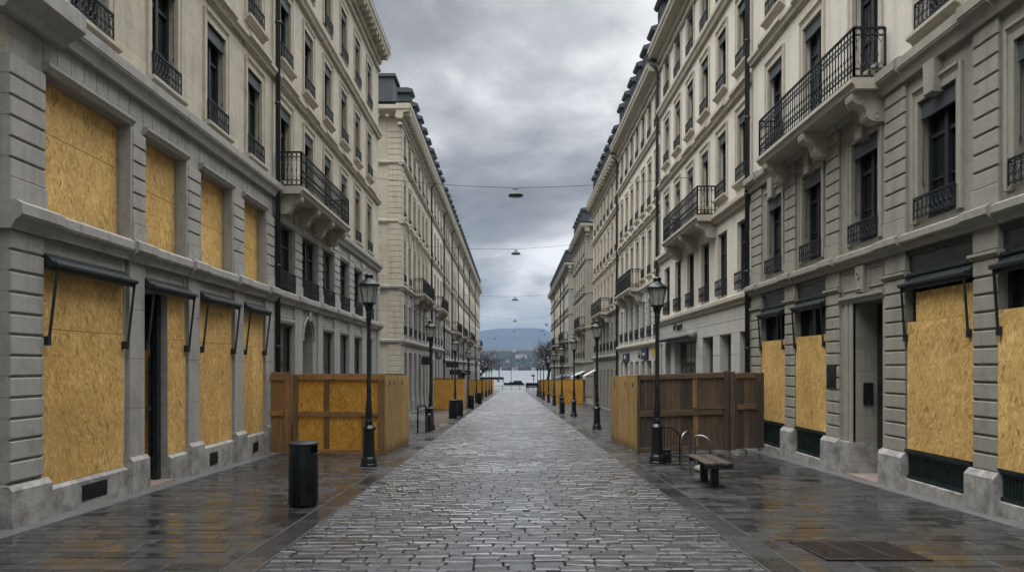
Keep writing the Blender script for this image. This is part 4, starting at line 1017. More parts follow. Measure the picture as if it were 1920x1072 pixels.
hung('farthest hanging lamp, low on the left in front of the mountain', (-5.9, 138, 7.4), (12, 139, 7.4), -3.1, 7.05)

# ================================================================== bins
m = MB(); m.smooth = True
prof = lambda r: r
def bin_meshes():
    b_ = MB(); b_.smooth = True
    n = 24
    b_.lathe([(.19, .0), (.19, .03), (.205, .035), (.207, .72), (.205, .735)], n)
    body = b_.mesh('body', M['green'])
    c = MB(); c.smooth = True
    # neck with two mouths left open
    base = len(c.v)
    for z in (.735, .865):
        for k in range(n): t = 2 * PI * k / n; c.v.append((.2 * math.cos(t), .2 * math.sin(t), z))
    for k in range(n):
        if k in (21, 22, 23, 0, 1, 9, 10, 11, 12, 13): continue
        c.face([k, (k + 1) % n, n + (k + 1) % n, n + k])
    c.mat = 1; c.lathe([(.13, .73), (.13, .87)], 12); neck = c.mesh('neck', [M['green'], M['black']])
    l = MB(); l.smooth = True; l.lathe([(.19, .862), (.215, .87), (.218, .885), (.20, .90), (.0, .912)], n); lid = l.mesh('lid', M['lid'] if 'lid' in M else M['pipe'])
    r_ = MB()
    for t in (-2.05, -1.75): 
        c0, s0 = math.cos(t), math.sin(t); r_.tube([(c0 * .208, s0 * .208, .04), (c0 * .208, s0 * .208, .735)], .006, 4)
    r_.lathe([(.207, .728), (.214, .732), (.214, .742), (.20, .746)], n); seam = r_.mesh('rim', M['green'])
    return dict(body=body, neck=neck, lid=lid, rim=seam)
BM = bin_meshes()
def litter(x, y, label, sc=1.0):
    t = thing('litter_bin', label, 'litter bin', (x, y, gz(y)), 'round dark green litter bins')
    for k in BM: inst(k, BM[k], WL[t.name], t)
    t.scale = (sc, sc, sc)
litter(-2.96, 10.6, 'large round litter bin standing alone on the left pavement, nearest to the camera')
litter(-2.84, 35.9, 'litter bin before the third lamp of the left row, front one of two', 1.0)
litter(-2.72, 38.6, 'litter bin just behind another one at the second left hoarding', .95)
litter(-2.72, 49.6, 'litter bin beside the fourth lamp of the left row', 1.0)
litter(-2.65, 60.3, 'litter bin beside the fifth lamp of the left row', 1.0)
litter(2.78, 41.5, 'low tub-like bin with two upright posts beside the third lamp of the right row', .75)

# ================================================================== hoardings
def hb(t, name, mats, fn, *boxes):
    m = MB()
    for bb in boxes: m.box(fn, *bb)
    return m.build(name, mats, t)
y = 17.9
# left: framed OSB front turned to the camera, plywood side to the street
t = thing('hoarding', 'framed OSB hoarding with plywood side behind the nearest left lamp', 'hoarding', (-4.5, 18.4, gz(18.4)), 'wooden site hoardings on the pavement')
F = lambda u, v, w: (u, y + (-.155 * (u + 3.04)) - w, v)            # slightly skewed front, w towards the camera
g = gz(18) - .0; top = 1.57
hb(t, 'osb_panel', M['osbdark'], F, (-5.25, -4.45, g + .03, top - .02, -.02, 0), (-4.44, -3.12, g + .03, top - .02, -.021, -.001))
def bars(name, mat, fn, lst):
    for q in lst:
        m = MB(); m.box(fn, *q[:6], .006); m.build(name, M[mat], t)
bars('post', 'tim', F, [(-5.36, -5.22, g, top + .0, 0, .05), (-4.56, -4.43, g + .1, top - .1, 0, .042), (-3.22, -3.05, g, top, 0, .05)])
bars('rail', 'timrail', F, [(-5.22, -3.05, top - .13, top + .01, .003, .055), (-5.22, -3.22, .55, .68, .045, .06), (-5.22, -3.22, g + .01, g + .13, .003, .05), (-3.7, -3.2, .58, .66, .06, .08)])
bars('plank', 'tim', F, [(-3.62, -3.45, g + .13, .55, .0, .02)])
m = MB()
for k, (a, b) in enumerate(((-5.93, -5.72), (-5.715, -5.57), (-5.565, -5.40))): m.box(F, a, b, g + .02, top + .06 - .01 * k, -.02, .004, .003)
m.build('planks', M['tim'], t)
bars('rail', 'timrail', F, [(-5.95, -5.56, top - .14, top - .0, .005, .045), (-5.95, -5.58, .56, .68, .005, .045)]); bars('post', 'tim', F, [(-5.56, -5.41, g, top + .06, .004, .06)])
S_ = lambda u, v, w: (-3.03 + (u - 17.9) * .02 + w, u, v + gz(u) - gz(17.9))
for (a, b, r) in ((17.88, 18.72, 0), (18.73, 19.62, .004), (19.64, 20.2, 0), (20.21, 21.35, .003)):
    m = MB(); m.box(S_, a, b, g + .02, top + .0, -.02, .004 + r, .003); m.build('plywood_sheet', M['ply'], t)
m = MB()
for (u, z) in ((18.35, 1.32), (18.98, 1.32), (20.2, 1.33)): m.box(S_, u, u + .035, z, z + .12, .004, .03, .005)
m.build('bracket', M['steel'], t)
hb(t, 'lintel', M['plankrail'], lambda u, v, w: (u, w, v), (-5.9, -3.08, top - .05, top - .005, 21.1, 21.25))
# right: dark planks turned to the camera, plywood side to the street
t = thing('hoarding', 'dark weathered plank hoarding with plywood side behind the bench', 'hoarding', (4.6, 18.9, gz(18.9)), 'wooden site hoardings on the pavement')
y2 = 18.4; F = lambda u, v, w: (u, y2 + .05 * (u - 3.1) - w, v + .03 * (u - 3.1))
g = gz(18.4); top = 1.55; x = 3.12; k = 0; rnd = random.Random(5)
while x < 6.2:
    w_ = rnd.uniform(.13, .21); e = min(x + w_, 6.27); m = MB(); m.box(F, x, e - .006, g + .02, top - .02 - rnd.uniform(0, .02), -.022, rnd.uniform(-.004, .004), .003); m.build('plank', M['plank'], t); x = e
bars('rail', 'plankrail', F, [(3.1, 5.25, top - .12, top + .01, .005, .05), (3.13, 5.22, .52, .66, .005, .055), (4.5, 5.25, .66, .70, .005, .07), (3.13, 5.22, g + .02, g + .13, .005, .045), (5.56, 6.02, top - .15, top - .02, .005, .045), (5.58, 6.06, .62, .76, .005, .045)])
bars('post', 'tim', F, [(4.46, 4.58, .7, top - .12, .0, .03), (4.48, 4.60, g + .1, .52, .0, .03)])
bars('post', 'plank', F, [(5.24, 5.37, g, top + .04, .006, .06), (5.40, 5.52, g, top + .02, .006, .06), (3.08, 3.15, g, top, .0, .05)])
S_ = lambda u, v, w: (3.09 - (u - 18.4) * .03 - w, u, v + gz(u) - gz(18.4))
for (a, b, r) in ((18.38, 19.75, 0), (19.77, 21.0, .008), (21.01, 22.45, .0)):
    m = MB(); m.box(S_, a, b, g + .03, top + .01, -.02, .004 + r, .003); m.build('plywood_sheet', M['ply'], t)
m = MB()
for (u, z) in ((18.9, 1.25), (19.9, 1.27), (21.7, 1.27)): m.box(S_, u, u + .05, z, z + .12, .004, .03, .005)
m.build('bracket', M['steel'], t)
# the next ones down the street
def box_hoarding(label, x0, x1, y, yb, top, mat='osbdark', side_x=None, sidemat='tan'):
    t = thing('hoarding', label, 'hoarding', ((x0 + x1) / 2, y, gz(y)), 'wooden site hoardings on the pavement')
    n = max(1, round((x1 - x0) / 1.25)); F = lambda u, v, w: (u, y - w, v); g = gz(yb)
    for k in range(n):
        a = x0 + (x1 - x0) * k / n; b = x0 + (x1 - x0) * (k + 1) / n
        m = MB(); m.box(F, a + .003, b - .003, g + .05, top, -.02, .002 * (k % 2), .004); m.build('osb_sheet', M[mat], t)
    m = MB(); m.box(F, x0, x1, g, gz(y) + .06, -.03, .012); m.box(F, x0 - .02, x1 + .02, top, top + .05, -.05, .02); m.build('rail', M['tim'], t)
    sx = side_x; n = max(1, round((yb - y) / 2.4))
    for k in range(n):
        a = y + (yb - y) * k / n; b = y + (yb - y) * (k + 1) / n; m = MB(); m.bx(sx - .02, sx + .0015 * (k % 2), a + .025, b, gz(b) + .03, top - .0 + gz(b) - gz(y)); m.build('side_sheet', M[sidemat], t)
box_hoarding('OSB hoarding with pale tan side behind the third left lamp and two bins', -4.9, -3.04, 46.7, 53.8, 1.02, side_x=-3.03)
box_hoarding('OSB hoarding farther down the left pavement, behind the fifth and sixth lamps', -5.0, -3.2, 88.5, 108, .22, side_x=-3.18, sidemat='osbdark')
box_hoarding('farthest OSB hoarding on the left, at the quay end of the lamp row', -4.6, -3.35, 129, 140, -.35, side_x=-3.32, sidemat='osbdark')
box_hoarding('OSB hoarding on the right pavement behind the third and fourth lamps', 3.55, 5.7, 59.8, 63.5, .74, side_x=5.72, sidemat='plank')
box_hoarding('farthest OSB hoarding on the right, behind the bare tree trunk', 3.62, 5.3, 93.5, 104, .16, side_x=3.63, sidemat='plank')

# ================================================================== bench, hoops, railing, small things
t = thing('park_bench', 'backless slatted bench with two thick legs on the right pavement', 'bench', (3.39, 12.8, gz(12.8)))
zt = gz(12.8) + .445; f = lambda u, v, w: (u, v, w)
for k in range(6):
    a = 3.16 + k * .078; m = MB(); m.box(f, a, a + .062, 12.18, 13.42, zt - .035, zt, .005); m.build('slat', M['benchwood'], t)
m = MB()
for yy in (12.19, 12.74, 13.3): m.bx(3.165, 3.615, yy, yy + .05, zt - .10, zt - .037)
m.build('frame', M['iron'], t)
for yy in (12.5, 13.18):
    m = MB(); m.bx(3.33, 3.45, yy - .045, yy + .045, gz(yy) - .01, zt - .09, .008); m.bx(3.22, 3.56, yy - .08, yy + .08, gz(yy) - .01, gz(yy) + .018, .005); m.build('leg', M['iron'], t)
def hoop(name, label, cat, x0, x1, y0, y1, h, r, mat, group=None, sq=False):
    t = thing(name, label, cat, ((x0 + x1) / 2, (y0 + y1) / 2, gz(y0)), group); m = MB(); m.smooth = True
    p = [(x0, y0, gz(y0) - .05)]
    if sq: p += [(x0, y0, gz(y0) + h - .06), (x0 + (x1 - x0) * .1, y0 + (y1 - y0) * .1, gz(y0) + h), (x1 - (x1 - x0) * .1, y1 - (y1 - y0) * .1, gz(y0) + h), (x1, y1, gz(y1) + h - .06)]
    else:
        for k in range(13):
            a = PI - PI * k / 12; cx = (x0 + x1) / 2; cy = (y0 + y1) / 2; rr = .5
            p.append((cx + (x1 - x0) * rr * math.cos(a), cy + (y1 - y0) * rr * math.cos(a), gz(cy) + h - .17 + .17 * math.sin(a)))
    p.append((x1, y1, gz(y1) - .05)); m.tube(p, r, 10); m.build('tube', M[mat], t)
    m = MB()
    for (a, b) in ((x0, y0), (x1, y1)): m.lathe([(r * 2, 0), (r * 2, .012), (r, .018)], 12, (a, b, gz(b)))
    m.build('base_flange', M[mat], t); return t
hoop('bike_hoop', 'steel bicycle hoop farther from the bench, next to the railed lamp', 'bicycle hoop', 3.38, 3.70, 14.9, 15.1, .76, .021, 'steel', 'steel bicycle hoops by the bench')
hoop('bike_hoop', 'steel bicycle hoop right behind the bench', 'bicycle hoop', 3.39, 3.72, 14.2, 14.0, .74, .021, 'steel', 'steel bicycle hoops by the bench')
t = thing('railing', 'low black railing curving down beside the nearest right lamp', 'railing', (3.4, 15.85, gz(15.85)))
g = gz(15.85); m = MB(); m.smooth = True; m.tube([(3.2, 15.85, g + .80), (3.34, 15.85, g + .80), (3.48, 15.85, g + .72), (3.56, 15.85, g + .62), (3.565, 15.85, g - .05)], .018, 8); m.build('handrail', M['iron'], t)
m = MB()
for k in range(5): xx = 3.24 + k * .065; m.tube([(xx, 15.85, g + .24), (xx, 15.85, g + .78 - max(0, xx - 3.36) * .5)], .009, 5)
m.tube([(3.2, 15.85, g + .24), (3.56, 15.85, g + .24)], .014, 6); m.bx(3.2, 3.56, 15.83, 15.87, g, g + .02); m.build('bars', M['iron'], t)
t = thing('cable_box', 'small dark tapered box at the foot of the nearest right lamp', 'box', (3.36, 16.3, gz(16.3))); m = MB(); m.bx(3.27, 3.46, 16.2, 16.42, gz(16.3), gz(16.3) + .26, .03); m.build('body', M['green'], t)
m = MB(); m.bx(3.255, 3.475, 16.185, 16.435, gz(16.3) + .26, gz(16.3) + .29, .012); m.build('lid', M['iron'], t)
t = thing('pipe_barrier', 'thin pale pipe lying along the foot of the dark plank hoarding', 'pipe', (4.4, 17.6, gz(17.6))); m = MB(); m.tube([(3.55, 17.5, gz(17.5) + .025), (5.05, 17.7, gz(17.7) + .025)], .022, 8); m.build('tube', M['steel'], t)
m = MB(); m.smooth = True
rnd = random.Random(3); prof = [(.02, 0), (.08, .015), (.095, .05), (.07, .10), (.03, .12), (.025, .15)]; m.lathe(prof, 12, (3.66, 14.62, gz(14.6)))
m.v = [(a + rnd.uniform(-.02, .02), b + rnd.uniform(-.02, .02), c + rnd.uniform(-.012, .012)) for (a, b, c) in m.v]
tag(m.build('plastic_bag', M['greyplain'], origin=(3.66, 14.62, gz(14.6))), 'crumpled pale bag lying behind the bench by the steel hoops', 'bag')
hoop('bike_stand', 'dark square bicycle stand beside the second left lamp', 'bicycle stand', -3.28, -3.02, 26.0, 26.3, .92, .028, 'iron', None, True)
hoop('bike_hoop', 'small steel hoop in front of the second left lamp', 'bicycle hoop', -2.93, -2.78, 25.75, 25.8, .64, .024, 'steel')
t = thing('power_box', 'black service box standing against the second left lamp', 'box', (-2.93, 26.6, gz(26.6))); m = MB(); m.bx(-3.08, -2.82, 26.5, 26.85, gz(26.6), gz(26.6) + .78, .02); m.build('body', M['iron'], t)
m = MB(); m.bx(-3.10, -2.80, 26.48, 26.87, gz(26.6) + .78, gz(26.6) + .83, .01); m.build('lid', M['green'], t)
for (px, yy, hh, lab) in ((2.66, 41.3, 1.05, 'taller dark post beside the low tub bin on the right'), (2.84, 41.8, .85, 'shorter dark post beside the low tub bin on the right')):
    m = MB(); m.smooth = True; m.lathe([(.05, 0), (.05, .03), (.035, .04), (.035, hh - .06), (.045, hh - .04), (.03, hh)], 10, (px, yy, gz(yy))); tag(m.build('bollard', M['iron'], origin=(px, yy, gz(yy))), lab, 'bollard')

# ================================================================== quay, boats, lake
t = thing('quay_railing', 'low grey railing across the end of the street by the lake', 'railing', (0, 163.5, gz(163.5)))
g = gz(163.5)
m = MB(); m.tube([(-4.2, 163.5, g + .95), (5.6, 163.5, g + .95)], .045, 6); m.tube([(-4.2, 163.5, g + .15), (5.6, 163.5, g + .15)], .03, 6); m.build('rails', M['iron'], t)
for k in range(6):
    m = MB(); xx = -4 + k * 1.9; m.bx(xx - .05, xx + .05, 163.45, 163.55, g - .05, g + 1.02, .01); m.build('post', M['iron'], t)
m = MB()
for k in range(64): xx = -4.1 + k * .15; m.tube([(xx, 163.5, g + .15), (xx, 163.5, g + .95)], .013, 4, False)
m.build('bars', M['iron'], t)
t = thing('quay_kiosk', 'low dark box kiosk on legs beside the quay railing on the right', 'kiosk', (4.5, 164.4, gz(164.4))); g = gz(164.4)
m = MB(); m.bx(3.05, 5.85, 163.9, 164.9, g + .5, g + 1.5, .05); m.mat = 1; m.bx(3.4, 5.4, 163.87, 163.91, g + .72, g + .82); m.build('body', [M['black'], M['smooth']], t)
m = MB(); m.bx(2.95, 5.95, 163.8, 165.0, g + 1.5, g + 1.6, .02); m.build('roof', M['iron'], t)
for xx in (3.2, 5.6): m = MB(); m.bx(xx, xx + .15, 164.0, 164.7, g, g + .5); m.build('leg', M['iron'], t)
t = thing('sign_post', 'small dark sign on a post at the quay, right of the moored boat', 'sign', (4.75, 166, gz(166))); g = gz(166)
m = MB(); m.tube([(4.75, 166.1, g - .3), (4.75, 166.1, g + 3.35)], .05, 6); m.build('post', M['iron'], t); m = MB(); m.bx(4.3, 5.1, 166.0, 166.05, g + 3.0, g + 3.4, .01); m.build('sign_board', M['iron'], t)
m = MB(); m.bx(4.7, 4.95, 165.98, 166.1, g + 2.2, g + 2.7, .02); m.build('box', M['iron'], t)
WZ = -4.2
t = thing('motor_boat', 'dark low motor boat moored off the quay', 'boat', (.8, 248, WZ))
m = MB(); n = 12; base = len(m.v)
for k in range(n + 1):
    f_ = k / n; x = -2.8 + 7.0 * f_; bw = 1.15 * min(1, (f_ * 3.2) ** .6) * (1 if f_ < .85 else 1 - (f_ - .85) * .8); z0 = WZ - .2; zt = WZ + .85 - .3 * min(1, f_ * 2)
    m.v += [(x, 248 - bw, zt), (x, 248 - bw * .7, z0), (x, 248 + bw * .7, z0), (x, 248 + bw, zt)]
for k in range(n):
    for j in range(4): a = base + k * 4; m.face([a + j, a + (j + 1) % 4, a + 4 + (j + 1) % 4, a + 4 + j])
m.face([base, base + 1, base + 2, base + 3]); e = base + n * 4; m.face([e + 3, e + 2, e + 1, e]); m.build('hull', M['black'], t)
m = MB(); m.bx(-1.0, 3.6, 247.3, 248.7, WZ + .5, WZ + 1.0, .08); m.bx(.6, 3.2, 247.4, 248.6, WZ + 1.0, WZ + 1.5, .15); m.build('cabin', M['black'], t)
m = MB(); m.bx(.75, 3.05, 247.37, 247.43, WZ + 1.1, WZ + 1.36); m.build('window', M['glass'], t)
m = MB(); m.tube([(-.6, 248, WZ + 1), (-.6, 248, WZ + 1.5)], .05, 6); m.build('mast', M['iron'], t)
t = thing('jetty', 'dark landing stage on piles at the left edge of the lake view', 'jetty', (-8.5, 305, WZ)); m = MB(); m.bx(-13.5, -3.4, 304, 307, WZ + .9, WZ + 1.9, .1); m.build('deck', M['black'], t)
for k in range(5): m = MB(); m.bx(-13 + k * 2.3, -12.6 + k * 2.3, 304.4, 304.9, WZ - 1, WZ + .9); m.build('pile', M['iron'], t)
for (px, yy, top, r, lab) in ((-5.15, 297, 6.3, .21, 'thick tall mooring post standing in the lake on the left'), (-.34, 300, 2.7, .11, 'thin mooring post standing in the lake behind the boat')):
    m = MB(); m.smooth = True; m.lathe([(r * 1.25, -3), (r, -2.9), (r, top - WZ - .3), (r * .8, top - WZ - .1), (r * .3, top - WZ)], 10, (px, yy, WZ)); tag(m.build('mooring_post', M['iron'], origin=(px, yy, WZ)), lab, 'mooring post')
# gulls
for i, (bx_, by_, bz, sp, lab) in enumerate(((4.6, 100, 7.35, .55, 'highest gull, wings raised, right of the hanging lamps'), (4.1, 101, 6.6, .5, 'middle gull gliding in front of the mountain'), (4.5, 102, 6.2, .6, 'lowest gull gliding above the bare right tree'))):
    m = MB(); m.smooth = True
    m.tube([(bx_ - .18, by_, bz), (bx_ - .05, by_, bz + .01), (bx_ + .1, by_, bz), (bx_ + .2, by_, bz + .01)], [.01, .055, .05, .015], 8)
    for s in (-1, 1):
        u = .16 if i == 0 else .04
        m.add([(bx_ - .06, by_ + s * .03, bz + .03), (bx_ + .10, by_ + s * .03, bz + .03), (bx_ + .06 + s * .12, by_ + s * sp * .3, bz + .03 + u), (bx_ - .08 + s * .12, by_ + s * sp * .3, bz + .03 + u), (bx_ + s * .32, by_ + s * sp * .55, bz + .01 + u * .6),
               (bx_ - .06, by_ + s * .03, bz + .01), (bx_ + .10, by_ + s * .03, bz + .01), (bx_ + .06 + s * .12, by_ + s * sp * .3, bz + .015 + u), (bx_ - .08 + s * .12, by_ + s * sp * .3, bz + .015 + u)],
              [(0, 1, 2, 3), (3, 2, 4), (5, 8, 7, 6), (8, 4, 7), (0, 3, 8, 5), (1, 6, 7, 2), (3, 4, 8), (2, 7, 4)])
    tag(m.build('bird', M['pipe'], origin=(bx_, by_, bz)), lab, 'bird', 'gulls over the lake end of the street')

def water_mat():
    t = NT('lake_water'); p = t.pos()
    h = t.noise(t.scale(p, (.25, .8, 1)), 1.0, 5, .6)
    return t.done((.10, .115, .12), .42, .6, normal=t.bump(h, .5, .6))
m = MB(); m.quad((-4000, 166.6, WZ), (4000, 166.6, WZ), (4000, 1420, WZ), (-4000, 1420, WZ)); structure(m.build('lake_water', water_mat(), origin=(0, 800, WZ)))

# ================================================================== far shore and mountain
def grid(name, xs, ys, fz, mat):
    V = [(x, y, fz(x, y)) for y in ys for x in xs]; n = len(xs); F = [(j * n + i, j * n + i + 1, (j + 1) * n + i + 1, (j + 1) * n + i) for j in range(len(ys) - 1) for i in range(n - 1)]
    me = bpy.data.meshes.new(name); me.from_pydata(V, [], F); me.materials.append(mat); me.polygons.foreach_set('use_smooth', [True] * len(F)); o = inst(name, me, (0, 0, 0)); return structure(o)
def nz(x, y, s): return mnoise.noise(Vector((x / s, y / s, 3.1)))
def shore(x, y):
    d = max(0, y - 1322); return WZ + min(d * .03, 6) + max(0, d - 60) * .085 + nz(x, y, 140) * 5 * min(1, d / 100) if y > 1322 else WZ - 1
t = NT('shore_meadow'); n1 = t.noise(t.pos(), .02, 4); t.done(t.ramp(n1, [(.35, (.03, .037, .035)), (.65, (.06, .064, .06))]), .9, .1); MEAD = t.m
grid('far_shore_hills', [-900 + 30 * i for i in range(61)], [1318 + 22 * j for j in range(30)], shore, MEAD)
def ridge(x, y):
    f_ = max(0, 1 - abs(y - 6000) / 1500.) ; px = x * 1400 / 6000
    hgt = 318 - (max(0, px - 58) * .55 * 4.28) - max(0, -px - 25) * .15 * 4.28 + 10 * nz(x, 0, 260)
    return WZ + hgt * (f_ ** .8) + nz(x, y, 420) * 40 * f_ * (1 - f_)
t = NT('forest_slope'); n1 = t.noise(t.pos(), .006, 6, .7); t.done(t.ramp(n1, [(.35, (.02, .026, .026)), (.65, (.05, .053, .05))]), .95, .05); HM = t.m
grid('mountain', [-2600 + 65 * i for i in range(81)], [4500 + 100 * j for j in range(30)], ridge, HM)
t = NT('far_foliage'); n1 = t.noise(t.pos(), .12, 4); t.done(t.ramp(n1, [(.3, (.018, .024, .026)), (.7, (.06, .064, .062))]), .95, .05); FOL = t.m
rnd = random.Random(11); m = MB()
def clump(x, y, z, r, hh, con):
    n = 7; base = len(m.v); prof = [(.55, 0), (1.0, .3), (.8, .62), (.25, .92), (.02, 1.0)] if con else [(.5, 0), (1.0, .25), (1.05, .55), (.75, .82), (.2, 1.0)]
    for (q, w) in prof:
        for k in range(n):
            a = 2 * PI * k / n; j = rnd.uniform(.7, 1.25); m.v.append((x + r * q * j * math.cos(a), y + r * q * j * math.sin(a), z + hh * w + rnd.uniform(-.06, .06) * hh))
    for i in range(len(prof) - 1):
        for k in range(n): m.face([base + i * n + k, base + i * n + (k + 1) % n, base + (i + 1) * n + (k + 1) % n, base + (i + 1) * n + k])
for _ in range(2600):
    y = rnd.choice((rnd.uniform(1345, 1400), rnd.uniform(1400, 1560), rnd.uniform(1560, 1640), rnd.uniform(1600, 1650)))
    x = rnd.uniform(-170, 170) * y / 1400
    if 1460 < y < 1540 and rnd.random() < .45: continue
    dens = nz(x, y, 60)
    if dens < -.42: continue
    hh = rnd.uniform(5, 13) * (1.2 if y > 1560 else .8); clump(x, y, shore(x, y) - 1, hh * rnd.uniform(.3, .5), hh, rnd.random() < .3)
o = m.build('far_woods', FOL, origin=(0, 1500, 20)); tag(o, kind='stuff')
wl = paint('pale_house_wall', (.36, .35, .33), .8, .2); rf = paint('house_roof', (.09, .075, .07), .8, .2)
HS = [(965, 653, 1600, 7, 'pale house among the ridge trees in the centre'), (996.6, 648.5, 1640, 8, 'pale house at the top of the ridge on the right'), (977, 666, 1540, 30, 'long pale terrace building on the slope below the ridge'), (936, 670, 1520, 6, 'pale house left of the long terrace, by the mooring post'),
      (921, 668.5, 1530, 5, 'leftmost pale house on the middle of the slope'), (928, 668, 1540, 5, 'pale house just right of the leftmost one on the slope'), (952, 677, 1440, 7, 'house with bright gable half way down the slope'), (968, 690, 1345, 4, 'narrow pale house at the waterline in the centre'),
      (962, 691.5, 1340, 6, 'low pale house at the waterline left of the narrow one'), (988, 688, 1360, 9, 'low house at the waterline towards the bare right tree'), (938, 690, 1345, 6, 'low house at the waterline behind the mooring post'), (925, 691, 1340, 8, 'low house at the waterline on the far left'), (1000, 691, 1345, 10, 'long low house at the waterline on the far right')]
for (px, py, D, w_, lab) in HS:
    x = (px - 960) * D / 1400; z = shore(x, D) - 1; zt = 1.75 + (688 - py) * D / 1400; hh = max(zt - z + 1.5, 5); z = max(z, zt - 3.2); hh = 3.4; w_ *= .8
    t = thing('lakeside_house', lab, 'house', (x, D, z), 'houses on the far shore'); m = MB(); m.bx(x - w_ / 2, x + w_ / 2, D - 4, D + 4, z - 4, z + hh); m.build('wall', wl, t)
    m = MB(); P = lambda u, v, w: (u, D + w, v); m.profile(P, x - w_ / 2 - .4, x + w_ / 2 + .4, [(-4.5, z + hh - .1), (4.5, z + hh - .1), (0, z + hh + 2)]); m.build('roof', rf, t)

# ================================================================== bare trees at the quay
bark = paint('dark_bark', (.03, .025, .023), .85, .2, 0, .4, .5); twigm = paint('brown_twigs', (.045, .035, .033), .85, .2)
def bare_tree(label, x, y, hgt, seed, lean=0, r0=.36):
    rnd = random.Random(seed); t = thing('bare_tree', label, 'tree', (x, y, gz(y)), None); tr = MB(); tr.smooth = True; cr = MB()
    def grow(p, d, ln, r, lvl):
        pts = [p]; rs = [r]; q = p.copy(); dd = d.copy(); k = 4
        for i in range(k):
            dd = (dd + Vector((rnd.gauss(0, .16), rnd.gauss(0, .16), rnd.gauss(.05, .10)))).normalized(); q = q + dd * ln / k; pts.append(q.copy()); rs.append(r * (1 - .42 * (i + 1) / k))
        (tr if lvl < 3 else cr).tube(pts, rs, 7 if lvl < 2 else 4 if lvl < 4 else 3, False)
        if lvl >= 6: return
        n = (4, 3, 3, 2, 2, 1)[lvl]
        for i in range(n):
            f_ = rnd.uniform(.45, 1) if lvl else rnd.uniform(.72, 1); j = min(k - 1, int(f_ * k)); bp = pts[j].lerp(pts[j + 1], f_ * k - j) if j < k else pts[k]
            side = Vector((rnd.gauss(0, 1), rnd.gauss(0, 1), rnd.gauss(.25, .5))).normalized(); nd = (dd * .75 + side * .95).normalized()
            grow(bp, nd, ln * rnd.uniform(.58, .82) * (.8 if lvl == 0 else 1), max(.014, rs[j] * .72), lvl + 1)
        if lvl: grow(pts[k], dd, ln * .7, max(.014, rs[k] * .95), lvl + 1)
    grow(Vector((x, y, gz(y) - .2)), Vector((lean, 0, 1)), hgt * .40, r0, 0)
    tr.build('trunk', bark, t); cr.build('crown', twigm, t)
bare_tree('bare dark tree at the end of the right lamp row, in front of the lake', 6.15, 128, 10.0, 4, -.08)
bare_tree('bare brown tree at the end of the left terrace, half hidden by the houses', -7.0, 147, 10.0, 9, .12)
# ================================================================== sky, light, air, camera
w = bpy.data.worlds.new('World'); scn.world = w; w.use_nodes = True; nt = w.node_tree; nt.nodes.clear()
class WT(NT):
    def __init__(s): s.t = nt
t = WT()
out = nt.nodes.new('ShaderNodeOutputWorld')
tc = t.n('TexCoord'); d = tc.outputs['Generated']; sx = t.n('SeparateXYZ', {0: d})
zz = t.math('MAXIMUM', sx.outputs[2], 0.0); den = t.math('ADD', zz, .26)
cu = t.math('DIVIDE', sx.outputs[0], den); cv = t.math('DIVIDE', sx.outputs[1], den)
cp = t.n('CombineXYZ', {0: cu, 1: cv, 2: SKYSEED}).outputs[0]
wp = t.n('TexNoise', {'Vector': cp, 'Scale': .9, 'Detail': 3}).outputs[1]
cw = t.n('VectorMath', {0: cp, 1: t.scale(wp, (.35, .35, 0))}, operation='ADD').outputs[0]
n1 = t.noise(cw, 1.15, 10, .5); n2 = t.noise(cw, 3.2, 9, .55, .1); n3 = t.noise(cp, .3, 3, .5)
f = t.math('ADD', t.math('ADD', t.math('MULTIPLY', n1, .56), t.math('MULTIPLY', n2, .32)), t.math('MULTIPLY', n3, .28))
c = t.ramp(f, [(.455, (.140, .145, .152)), (.535, (.232, .238, .246)), (.60, (.385, .390, .396)), (.675, (.70, .702, .704))])
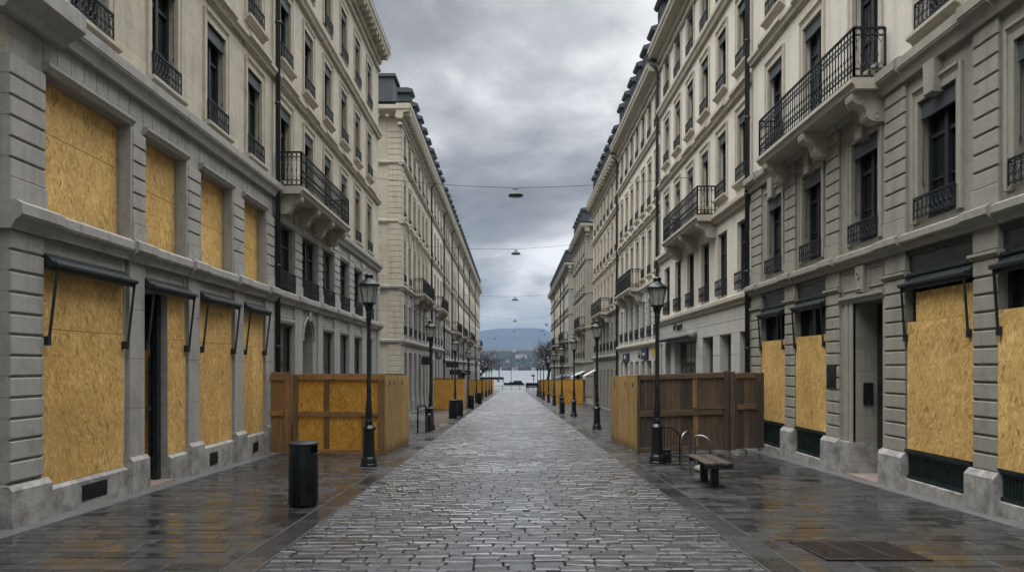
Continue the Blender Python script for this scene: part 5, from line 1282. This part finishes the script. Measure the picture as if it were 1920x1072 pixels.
# an overcast dome: brightest overhead, paler at the horizon
up = t.mapr(sx.outputs[2], .45, .85, 1.0, ZEN)
hz = t.mapr(sx.outputs[2], .01, .10, .85, 0.0)
c = t.mix(hz, c, (.43, .44, .445))
c = t.mix(1.0, c, t.n('CombineXYZ', {0: up, 1: up, 2: up}).outputs[0], 'MULTIPLY')
back = t.mapr(sx.outputs[1], -.15, -.7, 1.0, BACK)
c = t.mix(1.0, c, t.n('CombineXYZ', {0: back, 1: back, 2: back}).outputs[0], 'MULTIPLY')
sky = t.n('TexSky', sky_type='NISHITA'); sky.sun_disc = False; sky.sun_elevation = R(62); sky.sun_rotation = R(SUNROT)
b1 = t.n('Background', {'Color': sky.outputs[0], 'Strength': .06}); b2 = t.n('Background', {'Color': c, 'Strength': 1.0})
mx = t.n('MixShader', {0: .93}); nt.links.new(b1.outputs[0], mx.inputs[1]); nt.links.new(b2.outputs[0], mx.inputs[2]); nt.links.new(mx.outputs[0], out.inputs[0])
l = bpy.data.lights.new('sun', 'SUN'); l.energy = SUN; l.angle = R(70); l.color = (1.0, .97, .93); lo = bpy.data.objects.new('sun', l); COL.objects.link(lo)
lo.rotation_euler = (R(30), 0, R(-55)); lo.location = (0, -20, 40)
# air over the lake
if HAZE:
    m = MB(); m.bx(-4100, 4100, -90, 7600, -9, 345)
    hm = bpy.data.materials.new('lake_haze'); hm.use_nodes = True; q = hm.node_tree; q.nodes.clear(); ho = q.nodes.new('ShaderNodeOutputMaterial'); pv = q.nodes.new('ShaderNodeVolumePrincipled')
    pv.inputs['Color'].default_value = HAZECOL; pv.inputs['Density'].default_value = HAZE; pv.inputs['Anisotropy'].default_value = 0.0
    q.links.new(pv.outputs[0], ho.inputs['Volume'])
    o = m.build('haze', hm, origin=(0, 3755, 200)); tag(o, kind='stuff')
cam = bpy.data.cameras.new('camera'); co = bpy.data.objects.new('camera', cam); COL.objects.link(co)
co.location = (0, 0, 1.75); co.rotation_euler = (R(90), 0, 0); cam.sensor_width = 36; cam.lens = 36 * 1400 / 1920
cam.shift_y = (688 - 536) / 1920; cam.clip_end = 20000; cam.clip_start = .05
scn.camera = co
scn.render.engine = 'CYCLES'; scn.cycles.use_denoising = True; scn.cycles.max_bounces = 8; scn.cycles.volume_bounces = 0
scn.cycles.sample_clamp_indirect = 4
scn.view_settings.view_transform = 'Standard'; scn.view_settings.look = 'None'; scn.view_settings.exposure = EXPO; scn.view_settings.gamma = 1
